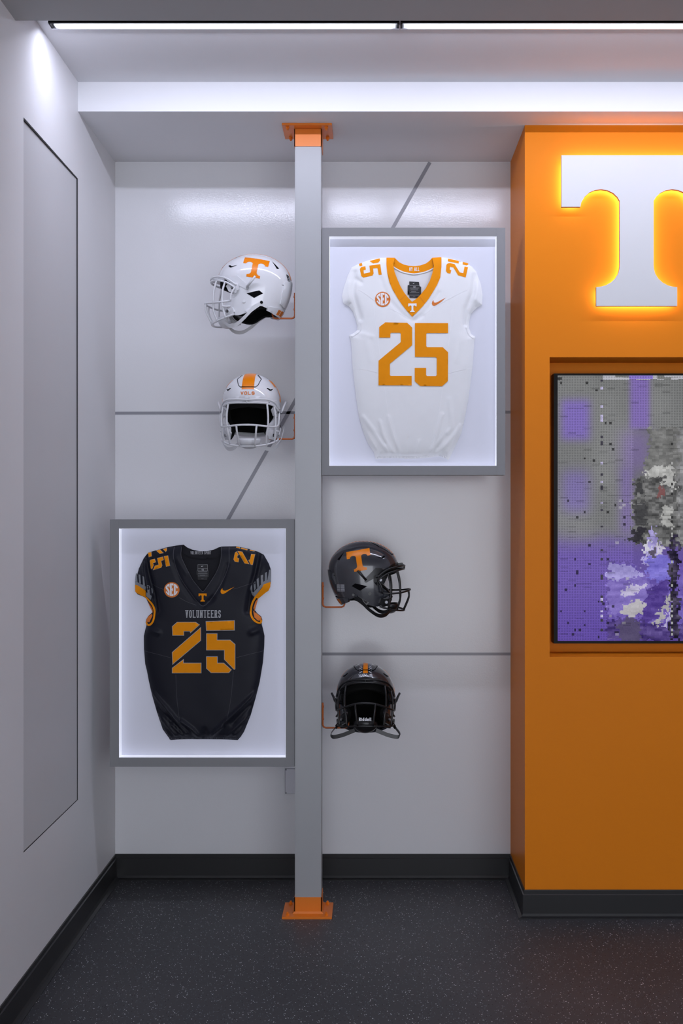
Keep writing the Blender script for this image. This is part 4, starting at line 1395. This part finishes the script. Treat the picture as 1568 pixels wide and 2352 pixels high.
for bx_, bz_ in ((-0.25, 0.53), (0.25, 0.53), (0, 0.3), (-0.1, 0.035), (0.1, 0.035)):
    cyl('standoff', (bx_, 0.026, bz_), (0, 1, 0), 0.004, 0.024, M['alu'], sign, seg=8)

# television ------------------------------------------------------
TVY = 4.30
tx0, tx1, tz0, tz1 = 0.711, 1.322, 1.0466, 2.1136
tvx = (tx0 + tx1) / 2
tv = thing('television', 'tall portrait television in the recess of the orange column', 'television', (tvx, TVY + 0.03, tz0))
W2, H2 = (tx1 - tx0) / 2, tz1 - tz0
b0 = 0.0155
bm = bmesh.new()
bm_box(bm, -W2, -W2 + b0, -0.03, 0.03, 0, H2)
bm_box(bm, W2 - b0, W2, -0.03, 0.03, 0, H2)
bm_box(bm, -W2 + b0, W2 - b0, -0.03, 0.03, 0, 0.010)
bm_box(bm, -W2 + b0, W2 - b0, -0.03, 0.03, H2 - 0.008, H2)
bm_box(bm, -W2 + 0.002, W2 - 0.002, -0.02, 0.055, 0.002, H2 - 0.002)
obj_bm('bezel', bm, M['bezel'], tv)


def screen_picture():
    nx, nz = 168, 304
    x0, x1, z0, z1 = -W2 + b0, W2 - b0, 0.010, H2 - 0.008
    X = np.linspace(x0, x1, nx + 1)
    Z = np.linspace(z0, z1, nz + 1)
    verts = [(x, -0.0275, z) for z in Z for x in X]
    faces = [(j * (nx + 1) + i, j * (nx + 1) + i + 1, (j + 1) * (nx + 1) + i + 1, (j + 1) * (nx + 1) + i) for j in range(nz) for i in range(nx)]
    o = obj_py('screen', verts, faces, M['screen'], tv)
    # picture colours per cell (u right, v down, arbitrary picture units)
    u = 1281 + (np.arange(nx) + 0.5) / nx * 337.0
    v = 1472 - (np.arange(nz) + 0.5) / nz * 610.0
    U, V = np.meshgrid(u, v)
    rs = np.random.RandomState(11)

    def val_noise(sx, sy, seed):
        r = np.random.RandomState(seed)
        gx, gy = int(400 / sx) + 3, int(700 / sy) + 3
        G = r.rand(gy, gx)
        fx, fy = (U - 1270) / sx, (V - 850) / sy
        ix, iy = fx.astype(int), fy.astype(int)
        tx_, ty_ = fx - ix, fy - iy
        tx_, ty_ = tx_ * tx_ * (3 - 2 * tx_), ty_ * ty_ * (3 - 2 * ty_)
        return (G[iy, ix] * (1 - tx_) * (1 - ty_) + G[iy, ix + 1] * tx_ * (1 - ty_) + G[iy + 1, ix] * (1 - tx_) * ty_ + G[iy + 1, ix + 1] * tx_ * ty_)

    def block(sx, sy, seed):
        r = np.random.RandomState(seed)
        gx, gy = int(400 / sx) + 3, int(700 / sy) + 3
        G = r.rand(gy, gx)
        return G[((V - 850) / sy).astype(int), ((U - 1270) / sx).astype(int)]

    def box_w(a, b, c, d, s):
        f = lambda t: 1 / (1 + np.exp(-t / s))
        return f(U - a) * f(b - U) * f(V - c) * f(d - V)

    C = np.zeros((nz, nx, 3))
    C[:] = (116, 117, 117)
    C += (val_noise(60, 80, 1)[..., None] - 0.5) * 14

    def mixin(w, col):
        C[:] = C * (1 - w[..., None]) + np.asarray(col, float) * w[..., None]
    mixin(box_w(1290, 1354, 918, 1010, 5) * 0.9, (118, 98, 178))
    mixin(box_w(1293, 1352, 1082, 1175, 8) * 0.75, (116, 100, 172))
    mixin(box_w(1447, 1492, 850, 985, 3) * 0.8, (120, 96, 176))
    mixin(box_w(1430, 1492, 990, 1080, 9) * 0.75, (124, 104, 166))
    mixin(box_w(1425, 1455, 1075, 1225, 6) * 0.75, (116, 96, 164))
    mixin(1 / (1 + np.exp(-(V - 1235 - 14 * val_noise(40, 30, 2)) / 10)) * 0.95, (102, 82, 163))
    mixin(1 / (1 + np.exp(-(V - 1390) / 25)) * 0.7, (84, 63, 148))
    # blocky displaced coordinates for the torn picture
    dU = (block(9, 5.4, 31) - 0.5) * 12 + (val_noise(14, 10, 32) - 0.5) * 10
    dV = (block(5.4, 9, 33) - 0.5) * 9 + (val_noise(10, 14, 34) - 0.5) * 8
    P = np.column_stack([(U + dU).ravel(), (V + dV).ravel()])
    n4 = val_noise(18, 12, 5) * 0.6 + block(8.1, 5.4, 4) * 0.4
    fold = val_noise(34, 9, 9) * 0.7 + block(9, 5.4, 10) * 0.3

    def poly(pts, col, amp=30, tex=None):
        k = inside(pts, P).reshape(U.shape)
        C[k] = np.asarray(col, float) + ((fold if tex is None else tex)[k][:, None] - 0.5) * amp
    poly([(1455, 1100), (1480, 1090), (1640, 1060), (1640, 1260), (1462, 1250), (1452, 1180)], (104, 104, 104), 110, n4)
    poly([(1490, 985), (1640, 975), (1640, 1090), (1478, 1092), (1488, 1040)], (122, 122, 121), 60, n4)
    poly([(1480, 1078), (1545, 1068), (1548, 1088), (1485, 1098)], (176, 176, 174), 80, n4)
    poly([(1530, 1095), (1550, 1085), (1552, 1120), (1522, 1112)], (186, 186, 184), 40, n4)
    poly([(1455, 1110), (1480, 1108), (1478, 1135), (1456, 1132)], (66, 66, 68), 30, n4)
    poly([(1456, 1156), (1486, 1158), (1484, 1205), (1458, 1200)], (70, 70, 72), 40, n4)
    poly([(1462, 1212), (1480, 1210), (1478, 1245), (1440, 1242)], (48, 46, 54), 20, n4)
    poly([(1525, 1160), (1545, 1165), (1542, 1215), (1518, 1205)], (170, 170, 168), 50, n4)
    poly([(1512, 1116), (1522, 1114), (1526, 1140), (1514, 1146)], (128, 84, 84), 20)
    # torn lilac figure
    poly([(1397, 1292), (1455, 1296), (1487, 1318), (1560, 1300), (1640, 1290), (1640, 1472), (1395, 1472)], (112, 92, 178), 60)
    poly([(1397, 1296), (1450, 1300), (1482, 1322), (1440, 1334), (1396, 1330)], (160, 150, 212), 60)
    poly([(1400, 1336), (1478, 1328), (1500, 1350), (1488, 1388), (1436, 1398), (1412, 1420), (1396, 1392)], (128, 110, 190), 50)
    poly([(1476, 1300), (1482, 1262), (1490, 1238), (1499, 1206), (1506, 1222), (1516, 1246), (1526, 1280), (1524, 1306)], (170, 160, 218), 70)
    poly([(1478, 1252), (1490, 1240), (1496, 1260), (1480, 1280)], (208, 206, 222), 20)
    poly([(1508, 1250), (1518, 1246), (1524, 1276), (1512, 1282)], (200, 194, 214), 40)
    poly([(1494, 1262), (1508, 1258), (1508, 1276), (1494, 1280)], (92, 84, 104), 30)
    poly([(1486, 1280), (1532, 1276), (1546, 1294), (1544, 1322), (1520, 1336), (1487, 1326)], (126, 116, 212), 60)
    poly([(1424, 1360), (1452, 1338), (1488, 1346), (1470, 1362), (1436, 1372)], (186, 178, 212), 50)
    poly([(1430, 1390), (1458, 1380), (1490, 1384), (1486, 1406), (1450, 1414), (1428, 1406)], (184, 180, 186), 40)
    poly([(1492, 1352), (1540, 1328), (1532, 1384), (1502, 1424), (1468, 1446), (1476, 1400)], (84, 62, 146), 50)
    poly([(1516, 1400), (1538, 1368), (1544, 1376), (1516, 1430), (1502, 1436)], (176, 172, 176), 30)
    poly([(1536, 1400), (1546, 1392), (1548, 1412), (1528, 1450), (1518, 1450)], (184, 176, 214), 30)
    poly([(1395, 1425), (1440, 1416), (1500, 1436), (1640, 1430), (1640, 1472), (1395, 1472)], (84, 66, 134), 90)
    poly([(1422, 1472), (1424, 1436), (1440, 1418), (1460, 1418), (1474, 1440), (1474, 1472)], (86, 76, 112), 14)
    poly([(1538, 1230), (1556, 1226), (1560, 1472), (1542, 1472)], (48, 40, 66), 120, n4)
    poly([(1558, 985), (1640, 975), (1640, 1240), (1560, 1250)], (132, 132, 134), 80, n4)
    # pixel errors
    g1 = (np.abs(U - 1383) < 2.8) & (block(9, 5.4, 15) > 0.7)
    C[g1] = np.where(block(9, 5.4, 16)[g1][:, None] > 0.6, (178, 172, 205), (58, 56, 66))
    g2 = (np.abs(U - 1544) < 2.5) & (V > 1000) & (block(6, 5.4, 17) > 0.55)
    C[g2] = np.where(block(6, 5.4, 18)[g2][:, None] > 0.5, 176, 42)
    topbar = (V < 872) & (U > 1385) & (block(16, 4, 19) > 0.3)
    C[topbar] = (168, 168, 176)
    topp = (V < 870) & (U > 1445) & (U < 1500)
    C[topp] = (128, 112, 190)
    stain = (block(5.4, 5.4, 20) > np.where(V > 1390, 0.955, 0.990)) & (U < 1440)
    C[stain] = C[stain] * 0.45
    lightpix = (block(8, 5.4, 21) > 0.985) & (U > 1400) & (U < 1480) & (V > 1100)
    C[lightpix] = C[lightpix] * 0.5 + 90
    darkrow = (block(18, 2.7, 22) > 0.96)
    C[darkrow] *= 0.86
    # fine panel grid
    gx = (np.arange(nx) % 3 == 0)[None, :, None]
    gz = (np.arange(nz) % 3 == 0)[:, None, None]
    plain = ((V < 1290) & (U < 1455)) | (U < 1395) | (V < 985)
    C *= 1 + np.where(plain[..., None] & (gx | gz), 0.13, -0.03)
    C += (rs.rand(nz, nx, 1) - 0.5) * 8
    C = np.clip(C, 4, 250) / 255
    Lc = np.where(C <= 0.04045, C / 12.92, ((C + 0.055) / 1.055) ** 2.4)
    at = o.data.color_attributes.new('picture', 'FLOAT_COLOR', 'CORNER')
    arr = np.ones((nz * nx, 4, 4), np.float32)
    arr[:, :, :3] = Lc.reshape(-1, 1, 3)
    at.data.foreach_set('color', arr.ravel())
    return o


screen_picture()

# blank cover plate on the back wall ------------------------------
cpx, cpz = wx(655.5, YB) + 0.035, wz(1821.5, YB)
cp = thing('cover_plate', 'blank pale cover plate on the back wall beside the post', 'cover plate', (cpx, YB, cpz))
bm = bmesh.new()
bm_box(bm, -0.035, 0.035, -0.010, 0.0, 0, 0.104)
bmesh.ops.bevel(bm, geom=[e for e in bm.edges if abs(e.verts[0].co.y - e.verts[1].co.y) > 0.004], offset=0.006, segments=4, affect='EDGES')
obj_bm('plate', bm, M['plate'], cp)
box('shadow_rim', -0.0375, 0.0375, -0.004, 0.0, -0.0028, 0.1065, M['stripe'], cp, bevel=0.0012)  # darker ring added behind the plate to imitate its shadow outline
for z_ in (0.012, 0.092):
    cyl('screw', (-0.006, -0.0105, z_), (0, 1, 0), 0.0042, 0.0035, M['plate'], cp, seg=12)
